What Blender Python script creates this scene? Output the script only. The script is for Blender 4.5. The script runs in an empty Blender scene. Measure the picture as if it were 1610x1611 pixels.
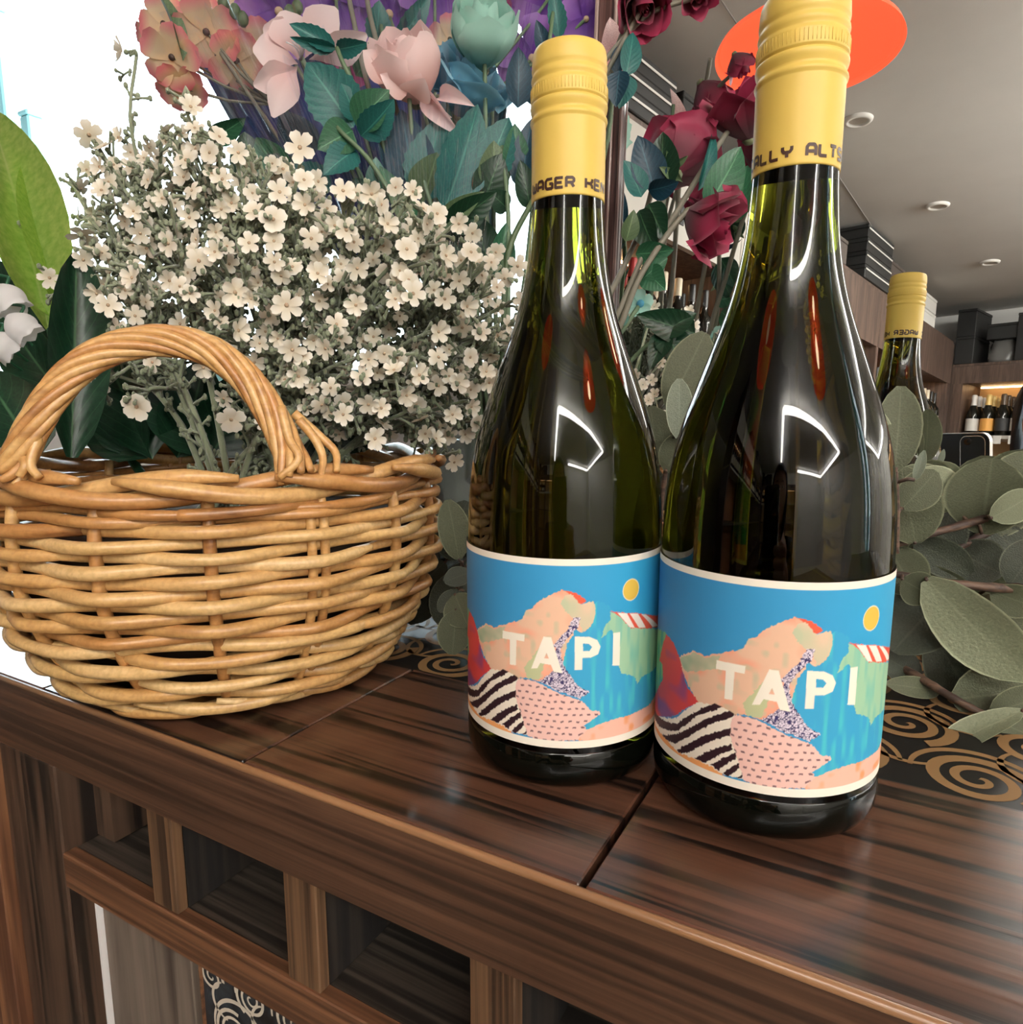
import bpy, math, random
import numpy as np
from mathutils import Vector, Matrix
random.seed(7)
rng = np.random.default_rng(7)
PI = math.pi
sc = bpy.context.scene
COL = sc.collection

# ---------------------------------------------------------------- camera
PITCH, YAW, F, CZ = 0.1568, math.radians(29.2), 1085.3, 0.1517
cam_d = bpy.data.cameras.new('camera'); cam = bpy.data.objects.new('camera', cam_d); COL.objects.link(cam)
cam_d.sensor_fit = 'HORIZONTAL'; cam_d.sensor_width = 36; cam_d.lens = 36 * F / 1610
cam_d.clip_start = 0.005; cam_d.clip_end = 200
cam.location = (0, 0, CZ); cam.rotation_euler = (PI / 2 - PITCH, 0, YAW)
sc.camera = cam
CAMO = Vector((0, 0, CZ))
FW = Vector((-math.sin(YAW) * math.cos(PITCH), math.cos(YAW) * math.cos(PITCH), -math.sin(PITCH)))
RT = Vector((math.cos(YAW), math.sin(YAW), 0)); UP = RT.cross(FW)

# ---------------------------------------------------------------- view, world
sc.view_settings.view_transform = 'Standard'; sc.view_settings.look = 'None'
sc.view_settings.gamma = 1; sc.view_settings.use_curve_mapping = False
sc.view_settings.exposure = 0.0
sc.cycles.max_bounces = 10; sc.cycles.transmission_bounces = 10; sc.cycles.transparent_max_bounces = 12
sc.cycles.glossy_bounces = 6; sc.cycles.diffuse_bounces = 4
sc.cycles.caustics_reflective = True; sc.cycles.sample_clamp_indirect = 6.0; sc.cycles.blur_glossy = 1.0; sc.cycles.caustics_refractive = False
sc.cycles.use_denoising = True
SKY = 12.0
world = bpy.data.worlds.new('sky'); sc.world = world; world.use_nodes = True
bg = world.node_tree.nodes['Background']; bg.inputs['Color'].default_value = (0.80, 0.93, 1.0, 1); bg.inputs['Strength'].default_value = SKY
LED = 40.0        # ceiling light tubes
LAMP = 1.0        # orange pendant shades


def px(x, y, d):
    """world point seen at (x, y) of the 1610 frame at distance d along the view axis"""
    return CAMO + (FW + RT * ((x - 805) / F) - UP * ((y - 805.5) / F)) * d


# ---------------------------------------------------------------- materials
def new_mat(name):
    m = bpy.data.materials.new(name); m.use_nodes = True
    return m, m.node_tree, m.node_tree.nodes['Principled BSDF']


def setp(b, **k):
    names = dict(color='Base Color', rough='Roughness', metal='Metallic', spec='Specular IOR Level', trans='Transmission Weight',
                 ior='IOR', coat='Coat Weight', coatr='Coat Roughness', ec='Emission Color', es='Emission Strength', alpha='Alpha',
                 sub='Subsurface Weight', sheen='Sheen Weight')
    for a, v in k.items():
        if a in ('color', 'ec') and len(v) == 3: v = (*v, 1)
        b.inputs[names[a]].default_value = v


def plain(name, color, rough=.5, **k):
    m, t, b = new_mat(name); setp(b, color=color, rough=rough, **k); return m


def coords(t, scale, kind='Object', rand=0.0):
    tc = t.nodes.new('ShaderNodeTexCoord'); mp = t.nodes.new('ShaderNodeMapping')
    mp.inputs['Scale'].default_value = scale
    t.links.new(tc.outputs[kind], mp.inputs['Vector'])
    if rand:
        oi = t.nodes.new('ShaderNodeObjectInfo'); mu = t.nodes.new('ShaderNodeMath'); mu.operation = 'MULTIPLY'; mu.inputs[1].default_value = rand
        cb = t.nodes.new('ShaderNodeCombineXYZ'); t.links.new(oi.outputs['Random'], mu.inputs[0])
        for i in range(3): t.links.new(mu.outputs[0], cb.inputs[i])
        t.links.new(cb.outputs[0], mp.inputs['Location'])
    return mp.outputs['Vector']


def noise(t, vec, scale=5, detail=4, rough=.55, dist=0):
    n = t.nodes.new('ShaderNodeTexNoise'); n.inputs['Scale'].default_value = scale; n.inputs['Detail'].default_value = detail
    n.inputs['Roughness'].default_value = rough; n.inputs['Distortion'].default_value = dist
    if vec is not None: t.links.new(vec, n.inputs['Vector'])
    return n.outputs['Fac']


def ramp(t, fac, stops, interp='LINEAR'):
    r = t.nodes.new('ShaderNodeValToRGB'); r.color_ramp.interpolation = interp
    e = r.color_ramp.elements
    while len(e) < len(stops): e.new(.5)
    for i, (p, c) in enumerate(stops):
        e[i].position = p; e[i].color = (*c, 1) if len(c) == 3 else c
    t.links.new(fac, r.inputs['Fac']); return r.outputs['Color']


def mix(t, fac, a, b, mode='MIX'):
    m = t.nodes.new('ShaderNodeMix'); m.data_type = 'RGBA'; m.blend_type = mode
    for s, v in ((m.inputs[0], fac), (m.inputs[6], a), (m.inputs[7], b)):
        if hasattr(v, 'is_linked'): t.links.new(v, s)
        elif isinstance(v, (int, float)): s.default_value = v
        else: s.default_value = (*v, 1)
    return m.outputs[2]


def bump(t, b, h, strength=.3, dist=.001):
    n = t.nodes.new('ShaderNodeBump'); n.inputs['Strength'].default_value = strength; n.inputs['Distance'].default_value = dist
    t.links.new(h, n.inputs['Height']); t.links.new(n.outputs[0], b.inputs['Normal'])


def wood(name, base, dark, axis='X', fine=110, rough=.4, coat=0., streak=(.42, .56), rand=9.0, light=None, bstr=.35):
    m, t, b = new_mat(name)
    sx = {'X': (3.2, fine, fine), 'Z': (fine, fine, 3.2), 'Y': (fine, 3.2, fine)}[axis]
    v = coords(t, sx, rand=rand)
    n1 = noise(t, v, 1.0, 3, .5, .6)
    v2 = coords(t, tuple(s * 4 for s in sx), rand=rand * 2); n2 = noise(t, v2, 1.0, 2)
    c = ramp(t, n1, [(streak[0] - .1, dark), (streak[0] + .01, dark), (streak[1], base), (.8, light or tuple(x * 1.35 for x in base))])
    c2 = mix(t, .35, c, ramp(t, n2, [(.3, (.25, .25, .25)), (.65, (1, 1, 1))]), 'MULTIPLY')
    t.links.new(c2, b.inputs['Base Color']); setp(b, rough=rough, coat=coat, coatr=.12)
    bump(t, b, n1, bstr, .0006)
    return m


M = {}
M['tile_wood'] = wood('lacquered dark red oak', (.105, .047, .027), (.013, .008, .006), 'X', 130, .32, .35, (.40, .50))
M['fascia_wood'] = wood('brown fascia wood', (.120, .060, .034), (.045, .024, .015), 'X', 200, .42, .25, (.36, .55))
M['post_wood'] = wood('striped post wood', (.085, .050, .032), (.014, .010, .008), 'Z', 75, .45, .15, (.42, .54))
M['divider_wood'] = wood('divider wood', (.16, .088, .045), (.05, .028, .016), 'Z', 260, .5, 0, (.38, .55))
M['rail_wood'] = wood('rail wood', (.20, .092, .045), (.09, .042, .022), 'X', 200, .42, .2, (.36, .55))
M['bead_wood'] = wood('lighter edge wood', (.27, .14, .065), (.14, .07, .035), 'X', 120, .35, .3)
M['shelf_wood'] = wood('cubby floor wood', (.055, .042, .031), (.014, .011, .008), 'X', 200, .6)
M['dark_ply'] = wood('dark stained cubby side', (.026, .019, .014), (.010, .008, .007), 'Z', 120, .7)
M['grey_wood'] = wood('weathered grey wood', (.17, .135, .105), (.06, .045, .036), 'Z', 60, .6, 0, (.38, .55))
M['cabinet_wood'] = wood('orange cabinet wood', (.26, .12, .055), (.12, .05, .025), 'Z', 80, .45, .2)
M['frame_wood'] = wood('worn mirror frame wood', (.115, .052, .045), (.03, .014, .014), 'Z', 300, .45, .3, (.40, .56), light=(.30, .19, .17))
M['frame_edge'] = wood('pale frame bead', (.36, .26, .23), (.14, .08, .07), 'Z', 250, .4, .2)
M['inlay_black'] = plain('black inlay', (.009, .008, .007), .5, spec=.25)
M['gold'] = plain('matt gold print', (.25, .145, .06), .55, spec=.3)
M['cream_print'] = plain('cream print', (.62, .56, .46), .5)
M['edge_white'] = plain('white edge strip', (.85, .85, .85), .5)
M['mirror'] = plain('mirror silver', (.93, .94, .93), .0, metal=1.0)


def m_slate():
    m, t, b = new_mat('blue black tile'); v = coords(t, (60, 60, 30))
    c = ramp(t, noise(t, v, 1.5, 5, .7, 1.5), [(.35, (.006, .007, .008)), (.6, (.035, .045, .055)), (.8, (.16, .19, .22))])
    t.links.new(c, b.inputs['Base Color']); setp(b, rough=.3); return m
M['slate'] = m_slate()


def m_wicker(name, c0, c1, c2):
    m, t, b = new_mat(name)
    v = coords(t, (9, 9, 60), rand=20); n = noise(t, v, 1.6, 4, .6)
    v3 = coords(t, (400, 400, 400)); n3 = noise(t, v3, 1.0, 2)
    c = ramp(t, n, [(.28, c0), (.46, c1), (.68, c2)])
    c = mix(t, .3, c, ramp(t, n3, [(.35, (.45, .33, .22)), (.6, (1, 1, 1))]), 'MULTIPLY')
    t.links.new(c, b.inputs['Base Color']); setp(b, rough=.38, coat=.25, coatr=.25); bump(t, b, n3, .25, .0004)
    return m
M['wicker'] = m_wicker('honey wicker', (.30, .13, .04), (.60, .34, .12), (.74, .48, .20))
M['wicker_pale'] = m_wicker('pale wicker', (.46, .27, .10), (.72, .47, .19), (.84, .60, .30))
M['wicker_brown'] = m_wicker('reddish wicker', (.20, .08, .025), (.46, .22, .07), (.62, .35, .13))


def m_leaf(name, base, edge=None, vein=None, rough=.45, trans=.25, mottle=0., ribs=.35, rim=0.):
    m, t, b = new_mat(name)
    tc = t.nodes.new('ShaderNodeTexCoord'); sep = t.nodes.new('ShaderNodeSeparateXYZ'); t.links.new(tc.outputs['UV'], sep.inputs[0])
    d = t.nodes.new('ShaderNodeMath'); d.operation = 'SUBTRACT'; d.inputs[1].default_value = .5; t.links.new(sep.outputs[0], d.inputs[0])
    a = t.nodes.new('ShaderNodeMath'); a.operation = 'ABSOLUTE'; t.links.new(d.outputs[0], a.inputs[0])
    # side veins: stripes of (v - k*|u|)
    k = t.nodes.new('ShaderNodeMath'); k.operation = 'MULTIPLY_ADD'; k.inputs[1].default_value = -.55; t.links.new(a.outputs[0], k.inputs[0]); t.links.new(sep.outputs[1], k.inputs[2])
    s = t.nodes.new('ShaderNodeMath'); s.operation = 'MULTIPLY'; s.inputs[1].default_value = 52; t.links.new(k.outputs[0], s.inputs[0])
    sn = t.nodes.new('ShaderNodeMath'); sn.operation = 'SINE'; t.links.new(s.outputs[0], sn.inputs[0])
    vein = vein or tuple(min(1, x * 1.7 + .03) for x in base); edge = edge or tuple(x * .8 for x in base)
    v = coords(t, (30, 30, 30), rand=5); n = noise(t, v, 1.5, 4)
    c = mix(t, ramp(t, n, [(.3, (0, 0, 0)), (.7, (1, 1, 1))]), edge, base)
    if mottle:
        vv = t.nodes.new('ShaderNodeTexVoronoi'); vv.inputs['Scale'].default_value = 1; v4 = coords(t, (420, 420, 420)); t.links.new(v4, vv.inputs['Vector'])
        c = mix(t, ramp(t, vv.outputs['Distance'], [(.3, (0, 0, 0)), (.7, (mottle,) * 3)]), c, vein)
    c = mix(t, ramp(t, sn.outputs[0], [(.93, (0, 0, 0)), (.995, (ribs,) * 3)]), c, vein)
    if rim: c = mix(t, ramp(t, a.outputs[0], [(.455, (0, 0, 0)), (.485, (rim,) * 3)]), c, tuple(min(1, x * 1.9) for x in vein))
    c = mix(t, ramp(t, a.outputs[0], [(.008, (1, 1, 1) if ribs > .2 else (.5,) * 3), (.03, (0, 0, 0))]), c, vein)
    t.links.new(c, b.inputs['Base Color']); setp(b, rough=rough)
    bump(t, b, sn.outputs[0] if ribs > .2 else n, .12 if ribs > .2 else .5, .0004 if ribs > .2 else .0012)
    tr = t.nodes.new('ShaderNodeBsdfTranslucent'); t.links.new(c, tr.inputs['Color'])
    ms = t.nodes.new('ShaderNodeMixShader'); ms.inputs[0].default_value = trans
    t.links.new(b.outputs[0], ms.inputs[1]); t.links.new(tr.outputs[0], ms.inputs[2]); t.links.new(ms.outputs[0], t.nodes['Material Output'].inputs['Surface'])
    return m


M['leaf_teal'] = m_leaf('teal rose leaf', (.018, .150, .130), (.012, .095, .095), (.06, .26, .21))
M['leaf_green'] = m_leaf('green rose leaf', (.030, .145, .065), (.018, .085, .045), (.10, .28, .14))
M['leaf_dark'] = m_leaf('dark green leaf', (.010, .050, .022), (.006, .026, .014), (.05, .13, .06), .35)
M['leaf_olive'] = m_leaf('olive leaf', (.11, .17, .075), (.065, .11, .055), (.2, .3, .14))
M['leaf_navy'] = m_leaf('blue green leaf', (.008, .050, .085), (.006, .032, .055), (.03, .12, .16))
M['leaf_mint'] = m_leaf('mint leaf', (.17, .36, .29), (.12, .28, .24), (.3, .5, .42))
M['leaf_lily'] = m_leaf('bright lily leaf', (.62, .80, .22), (.36, .62, .10), (.75, .85, .35), .35, .68, ribs=.0)
M['euc'] = m_leaf('grey green eucalyptus', (.105, .118, .066), (.065, .078, .045), (.17, .18, .11), .55, .2, mottle=.35, ribs=.10, rim=.55)
M['euc_pale'] = m_leaf('pale mottled eucalyptus', (.235, .265, .165), (.15, .18, .11), (.34, .36, .24), .5, .2, .55, ribs=.10, rim=.55)
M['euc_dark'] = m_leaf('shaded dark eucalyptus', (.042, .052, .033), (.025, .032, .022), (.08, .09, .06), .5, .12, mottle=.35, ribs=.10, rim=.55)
M['euc_grey'] = m_leaf('silvery eucalyptus', (.29, .33, .25), (.2, .24, .18), (.38, .42, .32), .5, .25, ribs=.10, rim=.55)


def m_petal(name, centre, tip, rough=.55, trans=.3, p0=.25, p1=.9, spots=None):
    m, t, b = new_mat(name)
    tc = t.nodes.new('ShaderNodeTexCoord'); sep = t.nodes.new('ShaderNodeSeparateXYZ'); t.links.new(tc.outputs['UV'], sep.inputs[0])
    n = noise(t, coords(t, (60, 60, 60), rand=4), 1.5, 3)
    ad = t.nodes.new('ShaderNodeMath'); ad.operation = 'MULTIPLY_ADD'; ad.inputs[1].default_value = .25; t.links.new(n, ad.inputs[0]); t.links.new(sep.outputs[1], ad.inputs[2])
    c = ramp(t, ad.outputs[0], [(p0 + .12, centre), (p1 + .12 if p1 < .86 else .99, tip)])
    if spots:
        vv = t.nodes.new('ShaderNodeTexVoronoi'); t.links.new(coords(t, (150, 150, 90)), vv.inputs['Vector']); vv.inputs['Scale'].default_value = 1
        c = mix(t, ramp(t, vv.outputs['Distance'], [(.26, (1, 1, 1)), (.32, (0, 0, 0))]), c, spots)
    t.links.new(c, b.inputs['Base Color']); setp(b, rough=rough, sheen=.2)
    tr = t.nodes.new('ShaderNodeBsdfTranslucent'); t.links.new(c, tr.inputs['Color'])
    ms = t.nodes.new('ShaderNodeMixShader'); ms.inputs[0].default_value = trans
    t.links.new(b.outputs[0], ms.inputs[1]); t.links.new(tr.outputs[0], ms.inputs[2]); t.links.new(ms.outputs[0], t.nodes['Material Output'].inputs['Surface'])
    return m


M['p_cream'] = m_petal('cream petal', (.80, .72, .56), (.95, .91, .80), trans=.2)
M['p_peach'] = m_petal('peach petal with pink tip', (.98, .80, .55), (.96, .34, .38), trans=.6, p0=.52, p1=.86)
M['p_pink'] = m_petal('blush pink petal', (.93, .66, .64), (.96, .80, .80), trans=.4)
M['p_rose'] = m_petal('pale pink rose petal', (.93, .62, .56), (.96, .78, .77), p0=.1, trans=.4)
M['p_mint'] = m_petal('mint rose petal', (.30, .60, .52), (.48, .78, .69))
M['p_blue'] = m_petal('soft blue petal', (.07, .32, .48), (.26, .58, .74))
M['p_crimson'] = m_petal('crimson petal', (.10, .003, .018), (.27, .008, .050), .6, .15)
M['p_magenta'] = m_petal('dusky magenta petal', (.25, .02, .12), (.42, .06, .22))
M['p_purple'] = m_petal('violet petal', (.20, .07, .42), (.45, .22, .66), trans=.5)
M['p_spot'] = m_petal('spotted lily petal', (.80, .42, .42), (.9, .70, .68), spots=(.25, .01, .04))
M['p_white'] = m_petal('white bell petal', (.92, .92, .92), (.96, .96, .97), trans=.5)
M['eye'] = plain('dark flower eye', (.045, .025, .02), .6)
M['eye_tan'] = plain('tan flower eye', (.42, .30, .19), .6)


def m_flock():
    m, t, b = new_mat('grey green flocked stem'); n = noise(t, coords(t, (900, 900, 900)), 1, 2)
    n2 = noise(t, coords(t, (14, 14, 14)), 1, 2)
    c = mix(t, ramp(t, n2, [(.35, (0, 0, 0)), (.65, (1, 1, 1))]), (.120, .150, .085), (.27, .305, .20))
    t.links.new(c, b.inputs['Base Color']); setp(b, rough=.9, sheen=.5); bump(t, b, n, .6, .0006); return m
M['flock'] = m_flock()
M['stem_green'] = plain('green stem', (.10, .16, .085), .5)
M['stem_grey'] = plain('greyish stem', (.17, .16, .12), .6)
M['stem_brown'] = wood('brown twig', (.12, .07, .045), (.05, .028, .02), 'X', 300, .6)
M['calyx'] = plain('sepals', (.16, .19, .10), .5)

# glass, paper
def m_glass_bottle():
    m, t, b = new_mat('olive bottle glass')
    setp(b, color=(.105, .113, .009), rough=.0, trans=1.0, ior=1.40, spec=.27); return m
M['bottle'] = m_glass_bottle()
M['base_glass'] = plain('black bottle foot', (.002, .0025, .0015), .05, spec=.3)
M['yellow_cap'] = plain('yellow cap', (.74, .53, .115), .42, spec=.4)
M['cap_ink'] = plain('dark brown ink', (.045, .016, .010), .5)


def m_print():
    m, t, b = new_mat('printed paper'); a = t.nodes.new('ShaderNodeAttribute'); a.attribute_name = 'print'
    t.links.new(a.outputs['Color'], b.inputs['Base Color']); setp(b, rough=.55, spec=.3); return m
M['print'] = m_print()
M['clear'] = plain('clear glass', (.97, .99, .99), .0, trans=1.0, ior=1.45)
M['vase'] = plain('frosted grey vase', (.74, .82, .80), .18, trans=.85, ior=1.25)


def m_film():
    m, t, b = new_mat('clear crinkled film')
    tr = t.nodes.new('ShaderNodeBsdfTransparent'); tr.inputs[0].default_value = (.97, .98, 1, 1)
    gl = t.nodes.new('ShaderNodeBsdfGlossy'); gl.inputs['Roughness'].default_value = .08; gl.inputs[0].default_value = (.9, .95, 1, 1)
    fr = t.nodes.new('ShaderNodeFresnel'); fr.inputs[0].default_value = 1.5
    ms = t.nodes.new('ShaderNodeMixShader'); mu = t.nodes.new('ShaderNodeMath'); mu.operation = 'MULTIPLY'; mu.inputs[1].default_value = .16; t.links.new(fr.outputs[0], mu.inputs[0]); t.links.new(mu.outputs[0], ms.inputs[0]); t.links.new(tr.outputs[0], ms.inputs[1]); t.links.new(gl.outputs[0], ms.inputs[2])
    t.links.new(ms.outputs[0], t.nodes['Material Output'].inputs['Surface']); return m
M['film'] = m_film()
M['foil'] = plain('dark blue wrap foil', (.016, .035, .13), .42)
M['foil_teal'] = plain('dark teal wrap foil', (.008, .050, .062), .42)


def m_wall(name, c, r=.8):
    m, t, b = new_mat(name); n = noise(t, coords(t, (2, 2, 2)), 1.5, 4)
    cc = mix(t, ramp(t, n, [(.3, (0, 0, 0)), (.7, (1, 1, 1))]), tuple(x * .93 for x in c), c); t.links.new(cc, b.inputs['Base Color']); setp(b, rough=r); return m
M['ceiling'] = m_wall('grey ceiling', (.64, .63, .60)); M['wall'] = m_wall('pale wall', (.78, .77, .74)); M['floor'] = wood('floor boards', (.22, .15, .10), (.1, .07, .05), 'X', 20, .4)
M['trim_cyan'] = plain('pale turquoise window trim', (.38, .78, .82), .4)
M['shop_brown'] = wood('shop shelf brown', (.135, .088, .066), (.085, .055, .042), 'Z', 40, .5)
M['shop_pale'] = plain('pale laminate', (.52, .50, .45), .5)
M['shop_orange'] = plain('terracotta shelf lining', (.46, .19, .085), .6)
M['shop_tan'] = plain('tan shelf lining', (.62, .42, .21), .6)
M['black'] = plain('black card', (.016, .016, .015), .6)
M['box_brown'] = plain('brown card box', (.085, .068, .058), .7)
M['white'] = plain('white card', (.78, .77, .73), .6)
M['bag'] = plain('grey plastic bag', (.22, .22, .21), .25, trans=.3)
M['bottle_dark'] = plain('dark bottle glass', (.010, .010, .007), .08)
M['skin'] = plain('skin', (.50, .28, .19), .5, sub=.05)
M['hair'] = plain('black hair', (.006, .005, .005), .4)
M['shirt'] = plain('black cotton', (.012, .012, .014), .85)
M['phone'] = plain('black phone back', (.006, .006, .007), .45, spec=.3)
M['steel'] = plain('polished steel', (.62, .60, .58), .2, metal=1.0)
M['lens'] = plain('lens glass', (.004, .004, .006), .02)


def emis(name, c, s):
    m, t, b = new_mat(name); setp(b, color=c, ec=c, es=s, rough=.5); return m
M['led'] = emis('led tube', (1.0, .96, .90), LED)
M['warm_led'] = emis('warm shelf light', (1.0, .62, .30), 14)
M['shade'] = emis('orange lamp shade', (1.0, .115, .045), LAMP)
M['bulb'] = emis('lamp bulb', (1.0, .62, .35), 2.5); M['bulb_bright'] = emis('bright lamp bulb', (1.0, .72, .45), 30)

# ---------------------------------------------------------------- mesh building


class MB:
    def __init__(s): s.v = []; s.f = []; s.uv = []

    def add(s, verts, faces, uvs=None):
        o = len(s.v); s.v.extend(tuple(v) for v in verts)
        s.f.extend(tuple(i + o for i in f) for f in faces)
        s.uv.extend(uvs if uvs is not None else [(0, 0)] * len(verts)); return s

    def box(s, lo, hi, b=0.0):
        x0, y0, z0 = lo; x1, y1, z1 = hi
        if b <= 0:
            V = [(x0, y0, z0), (x1, y0, z0), (x1, y1, z0), (x0, y1, z0), (x0, y0, z1), (x1, y0, z1), (x1, y1, z1), (x0, y1, z1)]
            return s.add(V, [(0, 3, 2, 1), (4, 5, 6, 7), (0, 1, 5, 4), (1, 2, 6, 5), (2, 3, 7, 6), (3, 0, 4, 7)])
        # chamfered box: 24 verts
        V = []; idx = {}
        for i, X in enumerate((x0, x1)):
            for j, Y in enumerate((y0, y1)):
                for k, Z in enumerate((z0, z1)):
                    sx = b if i == 0 else -b; sy = b if j == 0 else -b; sz = b if k == 0 else -b
                    idx[i, j, k] = len(V); V += [(X, Y + sy, Z + sz), (X + sx, Y, Z + sz), (X + sx, Y + sy, Z)]
        I = idx; Fc = []
        def q(a, ax): return I[a] + ax
        Fc += [(q((0, 0, 0), 0), q((0, 0, 1), 0), q((0, 1, 1), 0), q((0, 1, 0), 0)), (q((1, 0, 0), 0), q((1, 1, 0), 0), q((1, 1, 1), 0), q((1, 0, 1), 0)),
               (q((0, 0, 0), 1), q((1, 0, 0), 1), q((1, 0, 1), 1), q((0, 0, 1), 1)), (q((0, 1, 0), 1), q((0, 1, 1), 1), q((1, 1, 1), 1), q((1, 1, 0), 1)),
               (q((0, 0, 0), 2), q((0, 1, 0), 2), q((1, 1, 0), 2), q((1, 0, 0), 2)), (q((0, 0, 1), 2), q((1, 0, 1), 2), q((1, 1, 1), 2), q((0, 1, 1), 2))]
        for k in (0, 1):
            for i in (0, 1): Fc.append((q((i, 0, k), 0), q((i, 0, k), 2), q((i, 1, k), 2), q((i, 1, k), 0)))
            for j in (0, 1): Fc.append((q((0, j, k), 1), q((0, j, k), 2), q((1, j, k), 2), q((1, j, k), 1)))
        for i in (0, 1):
            for j in (0, 1): Fc.append((q((i, j, 0), 0), q((i, j, 0), 1), q((i, j, 1), 1), q((i, j, 1), 0)))
        for a in I: Fc.append((I[a], I[a] + 1, I[a] + 2))
        return s.add(V, Fc)

    def tube(s, pts, rad, n=8, caps=True, flat=1.0):
        pts = [Vector(p) for p in pts]
        if not hasattr(rad, '__len__'): rad = [rad] * len(pts)
        T = []
        for i in range(len(pts)):
            a = pts[max(0, i - 1)]; c = pts[min(len(pts) - 1, i + 1)]; T.append((c - a).normalized() if (c - a).length > 1e-9 else Vector((0, 0, 1)))
        ref = Vector((0, 0, 1)) if abs(T[0].z) < .9 else Vector((1, 0, 0))
        nrm = (ref - T[0] * ref.dot(T[0])).normalized(); V = []; U = []
        for i, p in enumerate(pts):
            nrm = nrm - T[i] * nrm.dot(T[i]); nrm = nrm.normalized() if nrm.length > 1e-6 else T[i].orthogonal().normalized()
            bn = T[i].cross(nrm)
            for k in range(n):
                a = 2 * PI * k / n; V.append(p + (nrm * math.cos(a) * flat + bn * math.sin(a)) * rad[i]); U.append((k / n, i / max(1, len(pts) - 1)))
        Fc = [(i * n + k, i * n + (k + 1) % n, (i + 1) * n + (k + 1) % n, (i + 1) * n + k) for i in range(len(pts) - 1) for k in range(n)]
        if caps: Fc += [tuple(range(n))[::-1], tuple((len(pts) - 1) * n + k for k in range(n))]
        return s.add(V, Fc, U)

    def lathe(s, prof, n=48, c=(0, 0, 0), close=True):
        V = []
        for r, z in prof:
            for k in range(n):
                a = 2 * PI * k / n; V.append((c[0] + r * math.cos(a), c[1] + r * math.sin(a), c[2] + z))
        Fc = [(i * n + k, i * n + (k + 1) % n, (i + 1) * n + (k + 1) % n, (i + 1) * n + k) for i in range(len(prof) - 1) for k in range(n)]
        if close: Fc += [tuple(range(n))[::-1], tuple((len(prof) - 1) * n + k for k in range(n))]
        return s.add(V, Fc)

    def blob(s, c, r, squash=(1, 1, 1), n=6, m=4):
        V = [(c[0], c[1], c[2] - r * squash[2])]; Fc = []
        for i in range(1, m):
            ph = PI * i / m
            for k in range(n):
                a = 2 * PI * k / n; V.append((c[0] + r * squash[0] * math.sin(ph) * math.cos(a), c[1] + r * squash[1] * math.sin(ph) * math.sin(a), c[2] - r * squash[2] * math.cos(ph)))
        V.append((c[0], c[1], c[2] + r * squash[2])); L = len(V) - 1
        for k in range(n):
            Fc.append((0, 1 + (k + 1) % n, 1 + k)); Fc.append((L, L - n + k, L - n + (k + 1) % n))
            for i in range(m - 2): Fc.append((1 + i * n + k, 1 + i * n + (k + 1) % n, 1 + (i + 1) * n + (k + 1) % n, 1 + (i + 1) * n + k))
        return s.add(V, Fc)

    def mesh(s, name, mat, smooth=True):
        me = bpy.data.meshes.new(name); me.from_pydata(s.v, [], s.f)
        if any(u != (0, 0) for u in s.uv[:50]):
            ul = me.uv_layers.new(name='uv'); li = np.empty(len(me.loops), dtype=np.int32); me.loops.foreach_get('vertex_index', li)
            ul.data.foreach_set('uv', np.array(s.uv, dtype=np.float32)[li].ravel())
        me.materials.append(mat)
        if smooth: me.polygons.foreach_set('use_smooth', [True] * len(me.polygons))
        me.update(); return me

    def obj(s, name, mat, parent=None, smooth=True, **k):
        return link(name, s.mesh(name, mat, smooth), parent, **k)


def link(name, me, parent=None, mw=None, label=None, kind=None, auto=None):
    o = bpy.data.objects.new(name, me); COL.objects.link(o)
    if parent: o.parent = parent
    if mw is not None: o.matrix_local = mw
    if label: o['label'] = label
    if kind: o['kind'] = kind
    return o


def tag(o, label=None, cat=None, group=None, kind=None):
    if label: o['label'] = label
    if cat: o['category'] = cat
    if group: o['group'] = group
    if kind: o['kind'] = kind
    return o


def empty(name, loc=(0, 0, 0), label=None, cat=None, group=None, rz=0):
    o = bpy.data.objects.new(name, None); COL.objects.link(o); o.location = loc; o.rotation_euler.z = rz; o.empty_display_size = .02
    return tag(o, label, cat, group)


def loc_mb(mb, org):
    """shift the built verts so that an object placed at org shows them where they were built"""
    o = Vector(org); mb.v = [tuple(Vector(v) - o) for v in mb.v]; return mb


def smoothpath(P, n=8):
    """Catmull-Rom through the points"""
    P = [Vector(p) for p in P]
    if len(P) < 3: return [P[0].lerp(P[-1], i / n) for i in range(n + 1)]
    Q = [P[0] * 2 - P[1]] + P + [P[-1] * 2 - P[-2]]; out = []
    for i in range(1, len(Q) - 2):
        for j in range(n):
            t = j / n; a, b, c, d = Q[i - 1:i + 3]
            out.append(.5 * ((2 * b) + (c - a) * t + (2 * a - 5 * b + 4 * c - d) * t * t + (3 * b - a - 3 * c + d) * t ** 3))
    out.append(P[-1]); return out


def frame(p, axis, normal):
    """matrix with Y along axis, Z near normal, origin p"""
    y = Vector(axis).normalized(); z = Vector(normal); z = (z - y * z.dot(y)); z = z.normalized() if z.length > 1e-6 else y.orthogonal().normalized()
    x = y.cross(z); m = Matrix((x, y, z)).transposed().to_4x4(); m.translation = p; return m


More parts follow.
